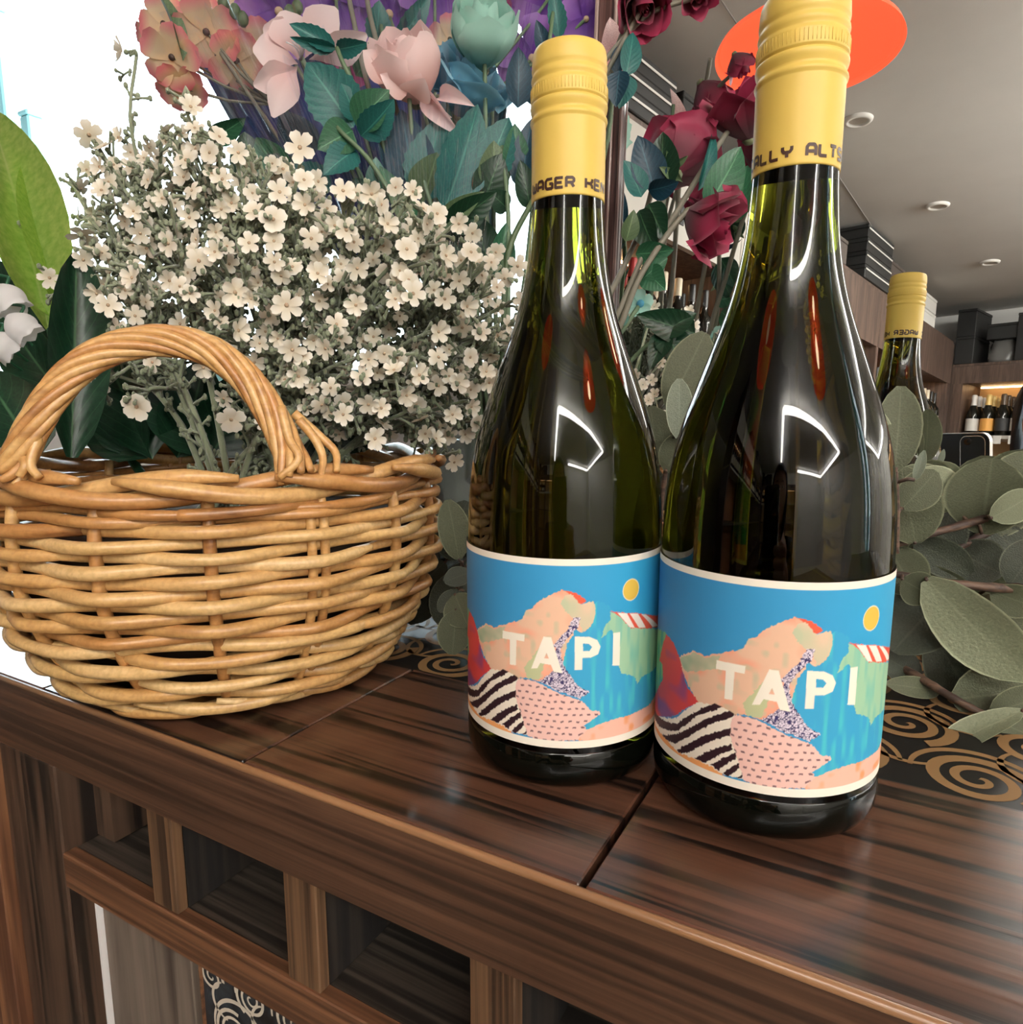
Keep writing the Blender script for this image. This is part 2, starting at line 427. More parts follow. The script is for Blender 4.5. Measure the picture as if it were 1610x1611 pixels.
def leaf_mb(w=.5, curl=.12, fold=.10, wave=0., shape='rose', nu=6, nv=9, serr=0.0):
    """unit leaf along +Y, length 1, face +Z"""
    V = []; U = []
    for j in range(nv + 1):
        v = j / nv
        if shape == 'rose': h = math.sin(PI * v ** .80) ** .75 * (1 - .25 * v)
        elif shape == 'euc': h = math.sin(PI * min(1, v * .97 + .015)) ** .55
        elif shape == 'spear': h = math.sin(PI * v ** .75) ** .9
        elif shape == 'petal': h = math.sin(PI * v ** 1.25 * .97 + .02) ** .8 * (.25 + .75 * min(1, v * 1.6))
        elif shape == 'lily': h = (math.sin(PI * min(1, v ** .6)) ** .8) if v > .3 else .55 + v * 1.3
        else: h = math.sin(PI * v) ** .6
        if serr and 0 < j < nv: h *= 1 + serr * (1 if j % 2 else -1)
        for i in range(nu + 1):
            u = i / nu * 2 - 1
            z = -curl * (v - .3) ** 2 + fold * abs(u) ** 1.5 * h + wave * math.sin(v * 9 + u * 2) * abs(u)
            V.append((u * h * w / 2, v, z)); U.append(((u + 1) / 2, v + .001))
    Fc = [(j * (nu + 1) + i, j * (nu + 1) + i + 1, (j + 1) * (nu + 1) + i + 1, (j + 1) * (nu + 1) + i) for j in range(nv) for i in range(nu)]
    return MB().add(V, Fc, U)


_leaf_cache = {}
def leaf(parent, name, mat, base, tip, width, roll=0., curl=.25, fold=.10, shape='rose', wave=0., label=None, org=(0, 0, 0), serr=0.):
    base = Vector(base); tip = Vector(tip); L = (tip - base).length
    key = (mat, round(width / L, 1), round(curl, 1), round(fold, 2), shape, round(wave, 2), serr)
    if key not in _leaf_cache:
        _leaf_cache[key] = leaf_mb(max(.12, round(width / L, 1)), curl, fold, wave, shape, nv=15 if serr else 9, serr=serr).mesh(name, M[mat])
    view = (CAMO - (base + tip) / 2).normalized(); ax = (tip - base).normalized()
    nr = view - ax * view.dot(ax); nr = Matrix.Rotation(roll, 3, ax) @ nr
    m = frame(base - Vector(org), ax, nr)
    wf = (width / L) / max(.12, round(width / L, 1))
    return link(name, _leaf_cache[key], parent, m @ Matrix.Diagonal((L * wf, L, L, 1)), label)


def pleaf(parent, mat, b, t, wpx, d, dt=None, roll=0., name='leaf', org=(0, 0, 0), **k):
    """leaf from pixel b to pixel t at depth d (tip depth dt), wpx wide in the frame"""
    dt = d if dt is None else dt
    return leaf(parent, name, mat, px(*b, d), px(*t, dt), wpx * (d + dt) / 2 / F, roll, org=org, **k)


# ---------------------------------------------------------------- the counter
def spiral(mb, c, r, turns=2.4, w=.0022, a0=0., z=.0, plane='xy', sgn=1, n=70, w1=None):
    """flat ribbon: spiral with a growing stroke"""
    V = []
    for i in range(n + 1):
        s = i / n; a = a0 + sgn * s * turns * 2 * PI; rr = r * (.06 + .94 * s ** .85); ww = w * (.55 + .6 * s) / 2
        for q in (rr - ww, rr + ww):
            x = c[0] + q * math.cos(a); y = c[1] + q * math.sin(a)
            V.append((x, y, z) if plane == 'xy' else (x, z, y))
    mb.add(V, [(2 * i, 2 * i + 1, 2 * i + 3, 2 * i + 2) if plane == 'xy' else (2 * i, 2 * i + 2, 2 * i + 3, 2 * i + 1) for i in range(n)]); return mb


def arc(mb, c, r, a0, a1, w, z, plane='xy', n=24):
    V = []
    for i in range(n + 1):
        a = a0 + (a1 - a0) * i / n; ww = w / 2 * (.5 + .5 * math.sin(PI * i / n))
        for q in (r - ww, r + ww):
            x = c[0] + q * math.cos(a); y = c[1] + q * math.sin(a)
            V.append((x, y, z) if plane == 'xy' else (x, z, y))
    mb.add(V, [(2 * i, 2 * i + 1, 2 * i + 3, 2 * i + 2) if plane == 'xy' else (2 * i, 2 * i + 2, 2 * i + 3, 2 * i + 1) for i in range(n)]); return mb


FLOOR, CEIL = -1.10, 1.50
NF = .1815          # front face of the counter
ct = empty('wine_counter', (0, NF, FLOOR), 'dark brown wooden counter with square cubbies that the basket and bottles stand on', 'counter')
OC = Vector((0, NF, FLOOR))
def cpart(mb, name, mat, smooth=False, **k): return loc_mb(mb, OC).obj(name, M[mat], ct, smooth, **k)
seams = [-1.183, -1.027, -.870, -.7115, -.5525, -.392, -.2345, -.0772, .080, .2375, .395, .553, .710]
for i in range(len(seams) - 1):
    a, b = seams[i], seams[i + 1]; g = .0004 if abs(a + .2345) < .01 or abs(b + .2345) < .01 else .0007
    ga = .0012 if abs(a + .0772) < .01 else .0005; gb = .0012 if abs(b + .0772) < .01 else .0005
    cpart(MB().box((a + ga, NF + .0025, -.016), (b - gb, .303, 0), .0006), 'top_board', 'tile_wood')
cpart(MB().box((-1.183, NF + .004, -.030), (.710, .62, -.0161)), 'core_board', 'inlay_black')
cpart(MB().box((-1.183, NF, -.0425), (.710, NF + .0022, -.0008), .0006), 'fascia', 'fascia_wood')
cpart(MB().box((-1.183, NF + .0022, -.0425), (.710, NF + .018, -.0301)), 'fascia_backing', 'fascia_wood')
mb = MB()
V = []  # rounded nosing bead along the front edge, a lighter brown than the fascia
cpart(MB().tube([(-1.183, NF + .0012, -.0016), (.710, NF + .0012, -.0016)], .0017, 10), 'edge_bead', 'bead_wood', True, label='lighter brown front edge')
cpart(MB().box((-1.183, .3035, -.016), (.710, .62, -.0006)), 'inlay_panel', 'inlay_black', label='black panel printed with gold spirals')
k = 0
for row in range(4):
    y = .3215 + row * .043
    for col in range(-13, 9):
        x = .039 + col * .052 + (row % 2) * .026
        if not (-.62 < x < .45): continue
        r = .0205
        sp = MB(); spiral(sp, (x, y), r, 2.3, .0050, a0=(1.1 + col * .35) % 6, z=.0, sgn=1 if (col + row) % 4 else -1)
        arc(sp, (x, y + .001), r * 1.18, PI * .02, PI * 1.0, .0036, .0)
        arc(sp, (x + .027, y + .020), r * .85, PI * .75, PI * 1.75, .0030, .0)
        for i, v in enumerate(sp.v): sp.v[i] = (v[0], max(v[1], .3040), -.0005 + .00003 * ((col * 5 + row * 3) % 11))
        cpart(sp, 'gold_spiral', 'gold')
# cubby rail, dividers, floor, back
cpart(MB().box((-.386, NF + .0004, -.1147), (.710, NF + .008, -.0940), .0006), 'cubby_rail', 'rail_wood')
cpart(MB().box((-.386, NF + .008, -.1120), (.710, .47, -.0950)), 'cubby_floor', 'shelf_wood')
cpart(MB().box((-.386, .470, -.1120), (.710, .482, -.0301)), 'cubby_back', 'shelf_wood')
for i in range(11):
    x = -.3065 + i * .0934
    cpart(MB().box((x, NF + .0015, -.0940), (x + .0188, NF + .0075, -.0425), .0006), 'divider_face', 'divider_wood')
    cpart(MB().box((x + .0006, NF + .0078, -.0945), (x + .0182, .4695, -.0427)), 'cubby_divider', 'dark_ply')
# left post and panels under the rail
cpart(MB().box((-.444, NF + .0008, FLOOR), (-.3862, NF + .030, -.0426), .001), 'post', 'post_wood')
cpart(MB().box((-.3860, NF + .0050, -.1152), (-.3600, NF + .0015, FLOOR)) if 0 else MB().box((-.3860, NF + .0020, FLOOR), (-.3603, NF + .026, -.1149)), 'striped_panel', 'post_wood')
cpart(MB().box((-.3862, NF + .020, -.0940), (-.3700, .47, -.0427)), 'side_panel', 'post_wood')
cpart(MB().box((-.3601, NF + .0010, FLOOR), (-.3588, NF + .026, -.1149)), 'edge_strip', 'edge_white', label='thin white edge strip')
cpart(MB().box((-.3586, NF + .0040, FLOOR), (-.2844, NF + .026, -.1149), .0006), 'grey_board', 'grey_wood', label='grey weathered board')
cpart(MB().box((-.2842, NF + .0075, FLOOR), (-.2834, NF + .026, -.1149)), 'edge_strip', 'rail_wood')
cpart(MB().box((-.2832, NF + .0090, FLOOR), (.710, NF + .026, -.1149)), 'tile_panel', 'slate', label='blue black panel with cream spirals')
for row in range(6):
    for col in range(22):
        x = -.276 + col * .028 + (row % 2) * .014; z = -.128 - row * .026
        if x > .3: continue
        big = (col * 7 + row * 5) % 3
        sp = MB(); spiral(sp, (x, z), (.0085, .0105, .013)[big], 2.0 + .4 * big, .0018, a0=col * 1.7, z=NF + .0087, plane='xz', sgn=1 if col % 2 else -1)
        arc(sp, (x + .004, z + .001), (.0125, .015, .018)[big], PI * .1, PI * 1.05, .0022, NF + .00875, 'xz')
        arc(sp, (x + .010, z - .010), .010, PI * .6, PI * 1.5, .0018, NF + .00875, 'xz')
        sp.v = [(max(v[0], -.2830), v[1], min(v[2], -.1150)) for v in sp.v]
        cpart(sp, 'cream_spiral', 'cream_print')
cpart(MB().box((-1.183, NF + .05, FLOOR), (-.445, .62, -.0301)), 'carcass', 'shop_brown')
cpart(MB().box((-.3586, .4822, FLOOR), (.710, .62, -.0301)), 'carcass', 'shop_brown')
# neighbouring cabinet at the left end: an upright board standing just in front
sc2 = empty('side_cabinet', (-.52, NF, FLOOR), 'orange brown wooden cabinet side at the left end of the counter', 'cabinet')
OS = Vector((-.52, NF, FLOOR))
for x0, x1, y0, mt in ((-.4680, -.4448, NF - .006, 'cabinet_wood'), (-.492, -.4686, NF - .0045, 'cabinet_wood'), (-.66, -.4926, NF - .006, 'cabinet_wood')):
    loc_mb(MB().box((x0, y0, FLOOR), (x1, NF + .028, -.0432), .0008), OS).obj('stile', M[mt], sc2, False)

# ---------------------------------------------------------------- the mirror (leans back a little against the wall)
MN = Vector((0.07921765, 0.99544874, -0.05297519)).normalized(); MD = .4869894
MX = Vector((0, 0, 1)).cross(MN) * -1; MX.normalize(); MU = MX.cross(MN) * 1.0
if MU.z < 0: MU = -MU
if MX.x < 0: MX = -MX
def onmir(x, z):
    """point of the mirror plane with world x and z"""
    rel = MD - (MN.x * x + MN.z * (z - CZ)); return Vector((x, rel / MN.y, z))
mo = onmir(-.20, .001)
mr = empty('wall_mirror', mo, 'large mirror in a worn dark wooden frame standing behind the bottles', 'mirror')
RM = Matrix((MX, MN, MU)).transposed().to_4x4()
def mbox(x0, z0, x1, z1, y0, y1, name, mat, b=0., label=None):
    """box in the mirror's own axes (x right, y back, z up) from its lower left corner"""
    m = MB().box((x0, y0, z0), (x1, y1, z1), b); o = m.obj(name, M[mat], mr, False, label=label); o.matrix_local = RM; return o
W, H = .80, .92
mbox(0, .012, W, H, 0, .004, 'mirror_pane', 'mirror')
mbox(-.020, 0, .0055, H + .02, -.0035, .016, 'frame_side', 'frame_wood', .002)
mbox(-.0045, 0, -.0015, H + .014, -.0065, -.0034, 'frame_bead', 'frame_edge', .0008)
mbox(.0030, 0, .0056, H + .014, -.0050, -.0030, 'frame_bead', 'frame_edge', .0006)
mbox(-.020, 0, -.0170, H + .02, -.0060, -.0034, 'frame_bead', 'frame_edge', .0008)
mbox(W - .005, 0, W + .020, H + .02, -.0035, .016, 'frame_side', 'frame_wood', .002)
mbox(.0057, 0, W - .0052, .0122, -.0035, .016, 'frame_bottom', 'frame_wood', .002)
mbox(.0057, H - .005, W - .0052, H + .02, -.0035, .016, 'frame_top', 'frame_wood', .002)

# ---------------------------------------------------------------- the bottles
PROF = [(.0000, .0335), (.0010, .0365), (.0030, .0392), (.0070, .0412), (.012, .0414), (.100, .0412), (.113, .0406), (.125, .0394), (.1353, .0376), (.1435, .0355),
        (.1525, .0325), (.1617, .0291), (.1707, .0259), (.1795, .0226), (.1885, .0197), (.197, .0177), (.206, .0162), (.2145, .0152), (.223, .0146), (.2305, .0141), (.284, .0138)]
pz = np.array([a for a, _ in PROF]); pr = np.array([b for _, b in PROF])
zs = list(PROF[:5]); zz = np.linspace(.012, .284, 110)
rr = np.interp(zz, pz, pr); ker = np.hanning(11); ker /= ker.sum(); rr = np.convolve(np.pad(rr, 5, 'edge'), ker, 'valid')
body_prof = [(r, z) for z, r in PROF[:4]] + [(float(r), float(z)) for r, z in zip(rr, zz)]
bottle_me = MB().lathe([(.0005, .0015)] + body_prof + [(.0005, .2845)], 96).mesh('glass_body', M['bottle'])
foot_me = MB().lathe([(.0005, .0002), (.0335, .0002), (.0370, .0008), (.0397, .0028), (.04155, .0065), (.0418, .010), (.0418, .0165), (.0413, .0170)], 72, close=False).mesh('foot', M['base_glass'])
# cap: a long-skirted screw cap with rings, knurling and a perforated line
def cap_profile():
    P = []; z = .2298
    P += [(.01395, .2298), (.01445, .2299), (.01455, .2305)]
    for zz_ in np.linspace(.231, .2580, 8): P.append((.01455 + .0000 * zz_, float(zz_)))
    P += [(.01455, .2584), (.01500, .2590), (.01515, .2596), (.01500, .2603), (.01440, .2610)]
    P += [(.01425, .2616), (.01435, .2622), (.01480, .2632), (.01505, .2642), (.01510, .2650), (.01495, .2656), (.01430, .2659), (.01430, .2662), (.01490, .2665)]
    P += [(.01495, .2670), (.01495, .2712), (.01485, .2718), (.01435, .2726), (.01430, .2732), (.01465, .2740), (.01480, .2748), (.01465, .2756), (.01425, .2764), (.01420, .2770), (.01455, .2778), (.01465, .2786), (.01455, .2800), (.01440, .2826), (.01415, .2842), (.0136, .2853), (.0125, .2858), (.006, .2860), (.0003, .2860)]
    return P
cp = cap_profile(); n = 96; V = []
for r, z in cp:
    for k in range(n):
        a = 2 * PI * k / n; kn = .00016 * (1 if k % 2 else -1) if .2672 < z < .2716 else 0
        V.append(((r + kn) * math.cos(a), (r + kn) * math.sin(a), z))
capmb = MB().add(V, [(i * n + k, i * n + (k + 1) % n, (i + 1) * n + (k + 1) % n, (i + 1) * n + k) for i in range(len(cp) - 1) for k in range(n)])
# knurl band needs its own rows
cap_me = capmb.mesh('screw_cap', M['yellow_cap'])
kn = MB()
for k in range(72):
    a = 2 * PI * k / 72
    if k % 18 in (0, 1, 2, 3, 4, 5, 9): pass
    c, s_ = math.cos(a), math.sin(a); r = .01497
    kn.tube([(r * c, r * s_, .2674), (r * c, r * s_, .2710)], .00012, 5)
knurl_me = kn.mesh('knurling', M['yellow_cap'])

# cap lettering, strokes on the cylinder; unit letters 1 wide x 1.35 high
GL = {
 'W': [[(0, 1.3), (0, .35), (.15, .1), (.35, .1), (.5, .35), (.5, 1.0)], [(.5, .35), (.65, .1), (.85, .1), (1, .35), (1, 1.3)]],
 'A': [[(0, 0), (0, 1.0), (.2, 1.3), (.8, 1.3), (1, 1.0), (1, 0)], [(0, .5), (1, .5)]],
 'G': [[(1, 1.3), (.2, 1.3), (0, 1.05), (0, .25), (.2, 0), (1, 0), (1, .65), (.55, .65)]],
 'E': [[(1, 1.3), (0, 1.3), (0, 0), (1, 0)], [(0, .65), (.85, .65)]],
 'R': [[(0, 0), (0, 1.3), (.8, 1.3), (1, 1.1), (1, .8), (.8, .62), (0, .62)], [(.65, .62), (1, 0)]],
 'K': [[(0, 0), (0, 1.3)], [(1, 1.3), (1, .95), (.7, .65), (0, .65)], [(.7, .65), (1, .35), (1, 0)]],
 'N': [[(0, 0), (0, 1.3)], [(0, 1.25), (1, .1)], [(1, 0), (1, 1.3)]],
 'C': [[(1, 1.3), (.2, 1.3), (0, 1.05), (0, .25), (.2, 0), (1, 0)]],
 'L': [[(0, 1.3), (0, .15), (.15, 0), (.95, 0)]],
 'Y': [[(0, 1.3), (0, .9), (.2, .62), (.8, .62), (1, .9), (1, 1.3)], [(.5, .62), (.5, 0)]],
 'T': [[(0, 1.3), (1, 1.3)], [(.5, 1.3), (.5, 0)]],
 'S': [[(1, 1.3), (.2, 1.3), (0, 1.1), (0, .85), (.2, .67), (.8, .62), (1, .45), (1, .2), (.8, 0), (0, 0)]],
 ' ': []}
def cap_text(mb, text, th_c, z0=.2324, h=.0034, cw=.0029, gap=.00130, R=.01472, sw=.00105):
    sc_ = h / 1.3; wid = {' ': .0022}; tot = sum(wid.get(c, cw) + gap for c in text); s = -tot / 2
    for c in text:
        for st in GL[c]:
            pts = []
            for (x0, y0), (x1, y1) in zip(st[:-1], st[1:]):
                L = math.hypot((x1 - x0) * cw, (y1 - y0) * sc_); m_ = max(2, int(L / .0005))
                for i in range(m_ + 1): pts.append((s + (x0 + (x1 - x0) * i / m_) * cw, (y0 + (y1 - y0) * i / m_) * sc_))
            V = []
            for i, (a, b) in enumerate(pts):
                p0 = pts[max(0, i - 1)]; p1 = pts[min(len(pts) - 1, i + 1)]; dx, dy = p1[0] - p0[0], p1[1] - p0[1]; L = math.hypot(dx, dy) or 1; nx, ny = -dy / L, dx / L
                for q in (-.5, .5):
                    u = a + nx * q * sw; v = b + ny * q * sw; th = th_c + u / R
                    V.append((R * math.sin(th), -R * math.cos(th), z0 + v))
            mb.add(V, [(2 * i, 2 * i + 1, 2 * i + 3, 2 * i + 2) for i in range(len(pts) - 1)])
        s += wid.get(c, cw) + gap
ink = MB()
cap_text(ink, 'WAGER KEN', 0.0); cap_text(ink, 'CALLY ALTSC', PI)
ink_me = ink.mesh('cap_lettering', M['cap_ink'], False)

# the label artwork: polygons rasterised to vertex colours of a fine curved sheet
RB = .04175; BR = Vector((-.0388, .2735, 0)); BL = Vector((-.1225, .2653, 0))
def cyl_hit(x, y, B=BR, R=RB):
    d = FW + RT * ((x - 805) / F) - UP * ((y - 805.5) / F); o = CAMO - B
    a = d.x ** 2 + d.y ** 2; b = o.x * d.x + o.y * d.y; c = o.x ** 2 + o.y ** 2 - R * R
    t = (-b - math.sqrt(max(b * b - a * c, 0))) / a; X = o + d * t
    th = math.atan2(X.x, -X.y); lim = b * b - a * c
    return th, X.z
def art(P, ext=True):
    out = []
    for (cx_, cy_) in P:
        over = 0
        if cx_ > 1285: over = (cx_ - 1285) / 900; cx_ = 1285
        if cx_ < 42: over = (cx_ - 42) / 900; cx_ = 42
        th, z = cyl_hit(1020 + cx_ / 3.356, 860 + cy_ / 3.356); out.append((th + over * 3.4, z))
    return np.array(out)
def inside(P, X, Y):
    r = np.zeros(X.shape, bool); n_ = len(P); x, y = P[:, 0], P[:, 1]
    bx = (X >= x.min()) & (X <= x.max()) & (Y >= y.min()) & (Y <= y.max())
    if not bx.any(): return r
    xs, ys = X[bx], Y[bx]; rr_ = np.zeros(xs.shape, bool); j = n_ - 1
    for i in range(n_):
        if y[i] != y[j]:
            c = ((y[i] > ys) != (y[j] > ys)) & (xs < (x[j] - x[i]) * (ys - y[i]) / (y[j] - y[i]) + x[i]); rr_ ^= c
        j = i
    r[bx] = rr_; return r
def srgb(r, g, b): return np.array([((c / 255 + .055) / 1.055) ** 2.4 if c > 10 else c / 255 / 12.92 for c in (r, g, b)])
def vnoise(X, Y, sx, sy, seed=0):
    r_ = np.random.default_rng(seed).random((64, 64)); u = X * sx; v = Y * sy
    i = np.floor(u).astype(int); j = np.floor(v).astype(int); fu = u - i; fv = v - j; fu = fu * fu * (3 - 2 * fu); fv = fv * fv * (3 - 2 * fv)
    g = lambda a, b: r_[a % 64, b % 64]
    return (g(i, j) * (1 - fu) + g(i + 1, j) * fu) * (1 - fv) + (g(i, j + 1) * (1 - fu) + g(i + 1, j + 1) * fu) * fv
NU, NV = 900, 310
TH0, TH1 = -2.15, 2.35; Z0, Z1 = .0195, .0945
X, Y = np.meshgrid(np.linspace(TH0, TH1, NU), np.linspace(Z0, Z1, NV))
def paint(X, Y):
    wob = (vnoise(X, Y, 60, 1500, 1) - .5); wob2 = (vnoise(X, Y, 60, 1500, 2) - .5)
    Xw = X + wob * .016; Yw = Y + wob2 * .0007
    s = np.clip((X + 1.2) / 2.4, 0, 1)[..., None]
    C = srgb(58, 122, 176) * (1 - s) + srgb(52, 160, 206) * s
    def fill(P, col, w=True):
        m = inside(art(P), Xw if w else X, Yw if w else Y); C[m] = col if isinstance(col, np.ndarray) and col.ndim == 1 else col[m]
    n1 = vnoise(X, Y, 14, 330, 3); n2 = vnoise(X, Y, 26, 160, 4); n3 = vnoise(X, Y, 22, 110, 5)
    def blend(a, b, f): f = np.clip(f, 0, 1)[..., None]; return a * (1 - f) + b * f
    teal = blend(srgb(58, 158, 200), srgb(75, 190, 200), (n3 - .5) * 2.2)
    n6 = vnoise(X, Y, 7, 170, 6); peach = blend(srgb(232, 190, 160), srgb(238, 165, 136), (n6 - .5) * 3); peach = blend(peach, srgb(205, 190, 158), (n1 - .62) * 3)
    sage = blend(srgb(190, 196, 162), srgb(222, 196, 166), (n6 - .5) * 3)
    red = blend(srgb(205, 66, 66), srgb(130, 70, 120), (n6 - .55) * 3 + (.045 - Y) * 25)
    grn = blend(srgb(120, 165, 120), srgb(60, 140, 130), (n2 - .45) * 4)
    grn2 = blend(srgb(158, 200, 165), srgb(120, 188, 168), (n3 - .5) * 2)
    fill([(-900, 520), (-600, 430), (-300, 560), (-100, 470), (35, 430), (90, 450), (110, 480), (130, 600), (90, 900), (-300, 1100), (-900, 1100)], grn)
    fill([(960, 460), (1000, 445), (1060, 480), (1075, 510), (1110, 540), (1160, 600), (1250, 610), (1275, 620), (1500, 560), (2200, 640), (2200, 1100), (1220, 1150), (1050, 1200), (880, 1230), (820, 1180), (860, 1000), (760, 900), (700, 860), (760, 640)], teal)
    fill([(165, 580), (245, 550), (300, 578), (400, 560), (500, 540), (530, 490), (580, 470), (610, 440), (700, 400), (775, 372), (830, 400), (890, 462), (920, 455), (960, 445), (975, 460), (975, 500), (960, 560), (940, 600), (900, 630), (860, 625), (840, 600), (830, 650), (790, 700), (760, 800), (700, 860), (600, 915), (530, 890), (450, 885), (400, 860), (330, 850), (240, 850), (240, 780), (210, 730), (195, 690), (180, 650)], peach)
    fill([(830, 400), (890, 462), (920, 455), (960, 445), (975, 460), (975, 500), (960, 560), (930, 610), (890, 630), (870, 560), (830, 540), (790, 500), (760, 450), (790, 410)], sage)
    fill([(165, 590), (245, 560), (300, 588), (380, 575), (370, 640), (260, 660), (195, 660)], blend(sage, srgb(150, 170, 140), n1 * .8))
    fill([(500, 830), (620, 700), (640, 800), (600, 905), (520, 890)], srgb(190, 195, 150))
    fill([(778, 372), (860, 395), (925, 440), (885, 462), (840, 410)], srgb(226, 92, 66))
    fill([(95, 460), (130, 500), (165, 580), (180, 650), (205, 740), (240, 780), (265, 825), (200, 850), (150, 890), (100, 900), (40, 890), (-200, 900), (-200, 820), (40, 780), (80, 700), (75, 620), (60, 600)], red)
    fill([(-300, 870), (40, 890), (100, 905), (150, 905), (200, 860), (265, 820), (350, 835), (420, 860), (455, 880), (440, 930), (430, 990), (450, 1060), (480, 1140), (505, 1230), (420, 1210), (300, 1160), (150, 1090), (40, 960), (-300, 960)], srgb(246, 236, 218))
    ink_ = srgb(48, 26, 34)
    for P in ([(-300, 900), (50, 890), (90, 920), (150, 935), (210, 895), (290, 850), (350, 830), (395, 845), (330, 870), (260, 890), (210, 930), (160, 970), (110, 972), (60, 950), (-300, 960)],
              [(60, 990), (95, 995), (150, 990), (230, 950), (330, 900), (430, 865), (455, 880), (440, 905), (350, 930), (260, 975), (200, 1010), (140, 1040), (115, 1030)],
              [(150, 1075), (190, 1050), (290, 1000), (380, 970), (435, 960), (430, 1000), (350, 1020), (280, 1050), (220, 1085), (170, 1090)],
              [(245, 1115), (330, 1075), (440, 1040), (445, 1070), (390, 1095), (330, 1125), (300, 1140), (270, 1130)], [(325, 1150), (400, 1115), (465, 1085), (468, 1115), (420, 1145), (370, 1180)],
              [(395, 1195), (440, 1160), (485, 1140), (490, 1165), (450, 1195), (420, 1215)], [(465, 1222), (500, 1200), (497, 1225)]): fill(P, ink_)
    fill([(-300, 960), (40, 945), (80, 1000), (100, 1020), (160, 1085), (250, 1120), (330, 1160), (390, 1200), (420, 1240), (300, 1240), (150, 1190), (60, 1090), (-300, 1090)], srgb(242, 168, 104))
    fill([(820, 1275), (885, 1215), (960, 1185), (1050, 1155), (1220, 1060), (1300, 1010), (2000, 900), (2200, 1300), (1100, 1300)], blend(srgb(244, 190, 168), srgb(240, 160, 110), (n1 - .45) * 3))
    pk = [(455, 885), (530, 900), (600, 925), (640, 950), (720, 990), (830, 1030), (880, 1060), (910, 1100), (960, 1105), (965, 1125), (900, 1170), (860, 1190), (885, 1215), (820, 1275), (650, 1275), (560, 1260), (505, 1235), (480, 1140), (450, 1060), (430, 990), (440, 930)]
    pm = inside(art(pk), Xw, Yw); C[pm] = srgb(240, 196, 184)
    # rows of short dashes
    U_ = X * RB; rowh = .00265; row = np.floor(Y / rowh); ph = (row * .618) % 1; cell = U_ / .0031 + ph + (vnoise(X, Y, 9, 377, 9) - .5) * .5; fu = cell % 1; fv = (Y / rowh + (vnoise(X, Y, 30, 300, 8) - .5) * .3) % 1
    C[pm & (np.abs(fu - .5) < .22) & (np.abs(fv - .5) < .14)] = srgb(128, 96, 98)
    sm = inside(art([(840, 540), (880, 545), (870, 590), (820, 640), (780, 680), (750, 720), (750, 780), (770, 840), (800, 890), (840, 950), (915, 990), (850, 1030), (780, 1000), (720, 980), (650, 940), (600, 915), (660, 880), (700, 850), (740, 840), (715, 790), (720, 720), (705, 705), (740, 660), (790, 620)]), Xw, Yw)
    C[sm] = srgb(226, 214, 226); sq = np.minimum(np.abs(vnoise(X, Y, 62, 1500, 11) - .5), np.abs(vnoise(X + 2, Y, 75, 1900, 12) - .5))
    C[sm & (sq < .085)] = srgb(52, 44, 92)
    fill([(1060, 515), (1110, 530), (1160, 600), (1270, 610), (1500, 580), (1500, 860), (1200, 900), (1175, 950), (1165, 900), (1100, 880), (1080, 820), (1090, 700), (1060, 620), (1000, 670), (1020, 600), (1060, 560)], grn2)
    fill([(1060, 508), (1120, 515), (1200, 520), (1275, 530), (1500, 560), (1500, 640), (1270, 600), (1240, 610), (1165, 610), (1110, 540)], srgb(224, 88, 66))
    for P in ([(1100, 518), (1150, 520), (1185, 608), (1160, 605)], [(1165, 522), (1205, 522), (1235, 605), (1205, 608)], [(1220, 525), (1240, 527), (1272, 590), (1260, 600)]): fill(P, srgb(248, 238, 226), False)
    sunc, sunz = cyl_hit(1020 + 1182 / 3.356, 860 + 378 / 3.356)
    dd = np.hypot((X - sunc) * RB, Y - sunz); C[dd < .00435] = srgb(236, 228, 196); C[dd < .0040] = srgb(224, 188, 78)
    let = srgb(248, 241, 224)
    fill([(362, 598), (515, 630), (510, 672), (457, 660), (445, 810), (402, 803), (410, 655), (358, 645)], let, False)
    a_out = inside(art([(640, 648), (690, 655), (750, 872), (695, 862), (680, 820), (610, 805), (590, 835), (548, 835)]), X, Y) & ~inside(art([(655, 745), (668, 782), (638, 777)]), X, Y); C[a_out] = let
    p_out = inside(art([(840, 655), (930, 660), (975, 680), (992, 720), (975, 765), (930, 785), (880, 785), (875, 857), (828, 857)]), X, Y) & ~inside(art([(888, 698), (925, 702), (942, 722), (925, 745), (886, 745)]), X, Y); C[p_out] = let
    fill([(1070, 640), (1108, 633), (1092, 835), (1053, 835)], let, False)
    edge = (Y > Z1 - .0026) | (Y < Z0 + .0030) | (X < TH0 + .05) | (X > TH1 - .05); C[edge] = srgb(250, 243, 228)
    return C
acc = 0
du = (TH1 - TH0) / NU / 4; dv = (Z1 - Z0) / NV / 4
for sx_, sy_ in ((-1, -1), (1, -1), (-1, 1), (1, 1)): acc = acc + paint(X + sx_ * du, Y + sy_ * dv)
COLR = acc / 4
vx = np.stack([RB * np.sin(X), -RB * np.cos(X), Y], -1).reshape(-1, 3)
ii = np.arange(NU * NV).reshape(NV, NU); quads = np.stack([ii[:-1, :-1], ii[:-1, 1:], ii[1:, 1:], ii[1:, :-1]], -1).reshape(-1, 4)
lm = bpy.data.meshes.new('label'); lm.vertices.add(len(vx)); lm.vertices.foreach_set('co', vx.astype(np.float32).ravel())
lm.loops.add(quads.size); lm.loops.foreach_set('vertex_index', quads.ravel().astype(np.int32)); lm.polygons.add(len(quads)); lm.polygons.foreach_set('loop_start', (np.arange(len(quads)) * 4).astype(np.int32))
lm.polygons.foreach_set('use_smooth', [True] * len(quads)); lm.update(calc_edges=True)
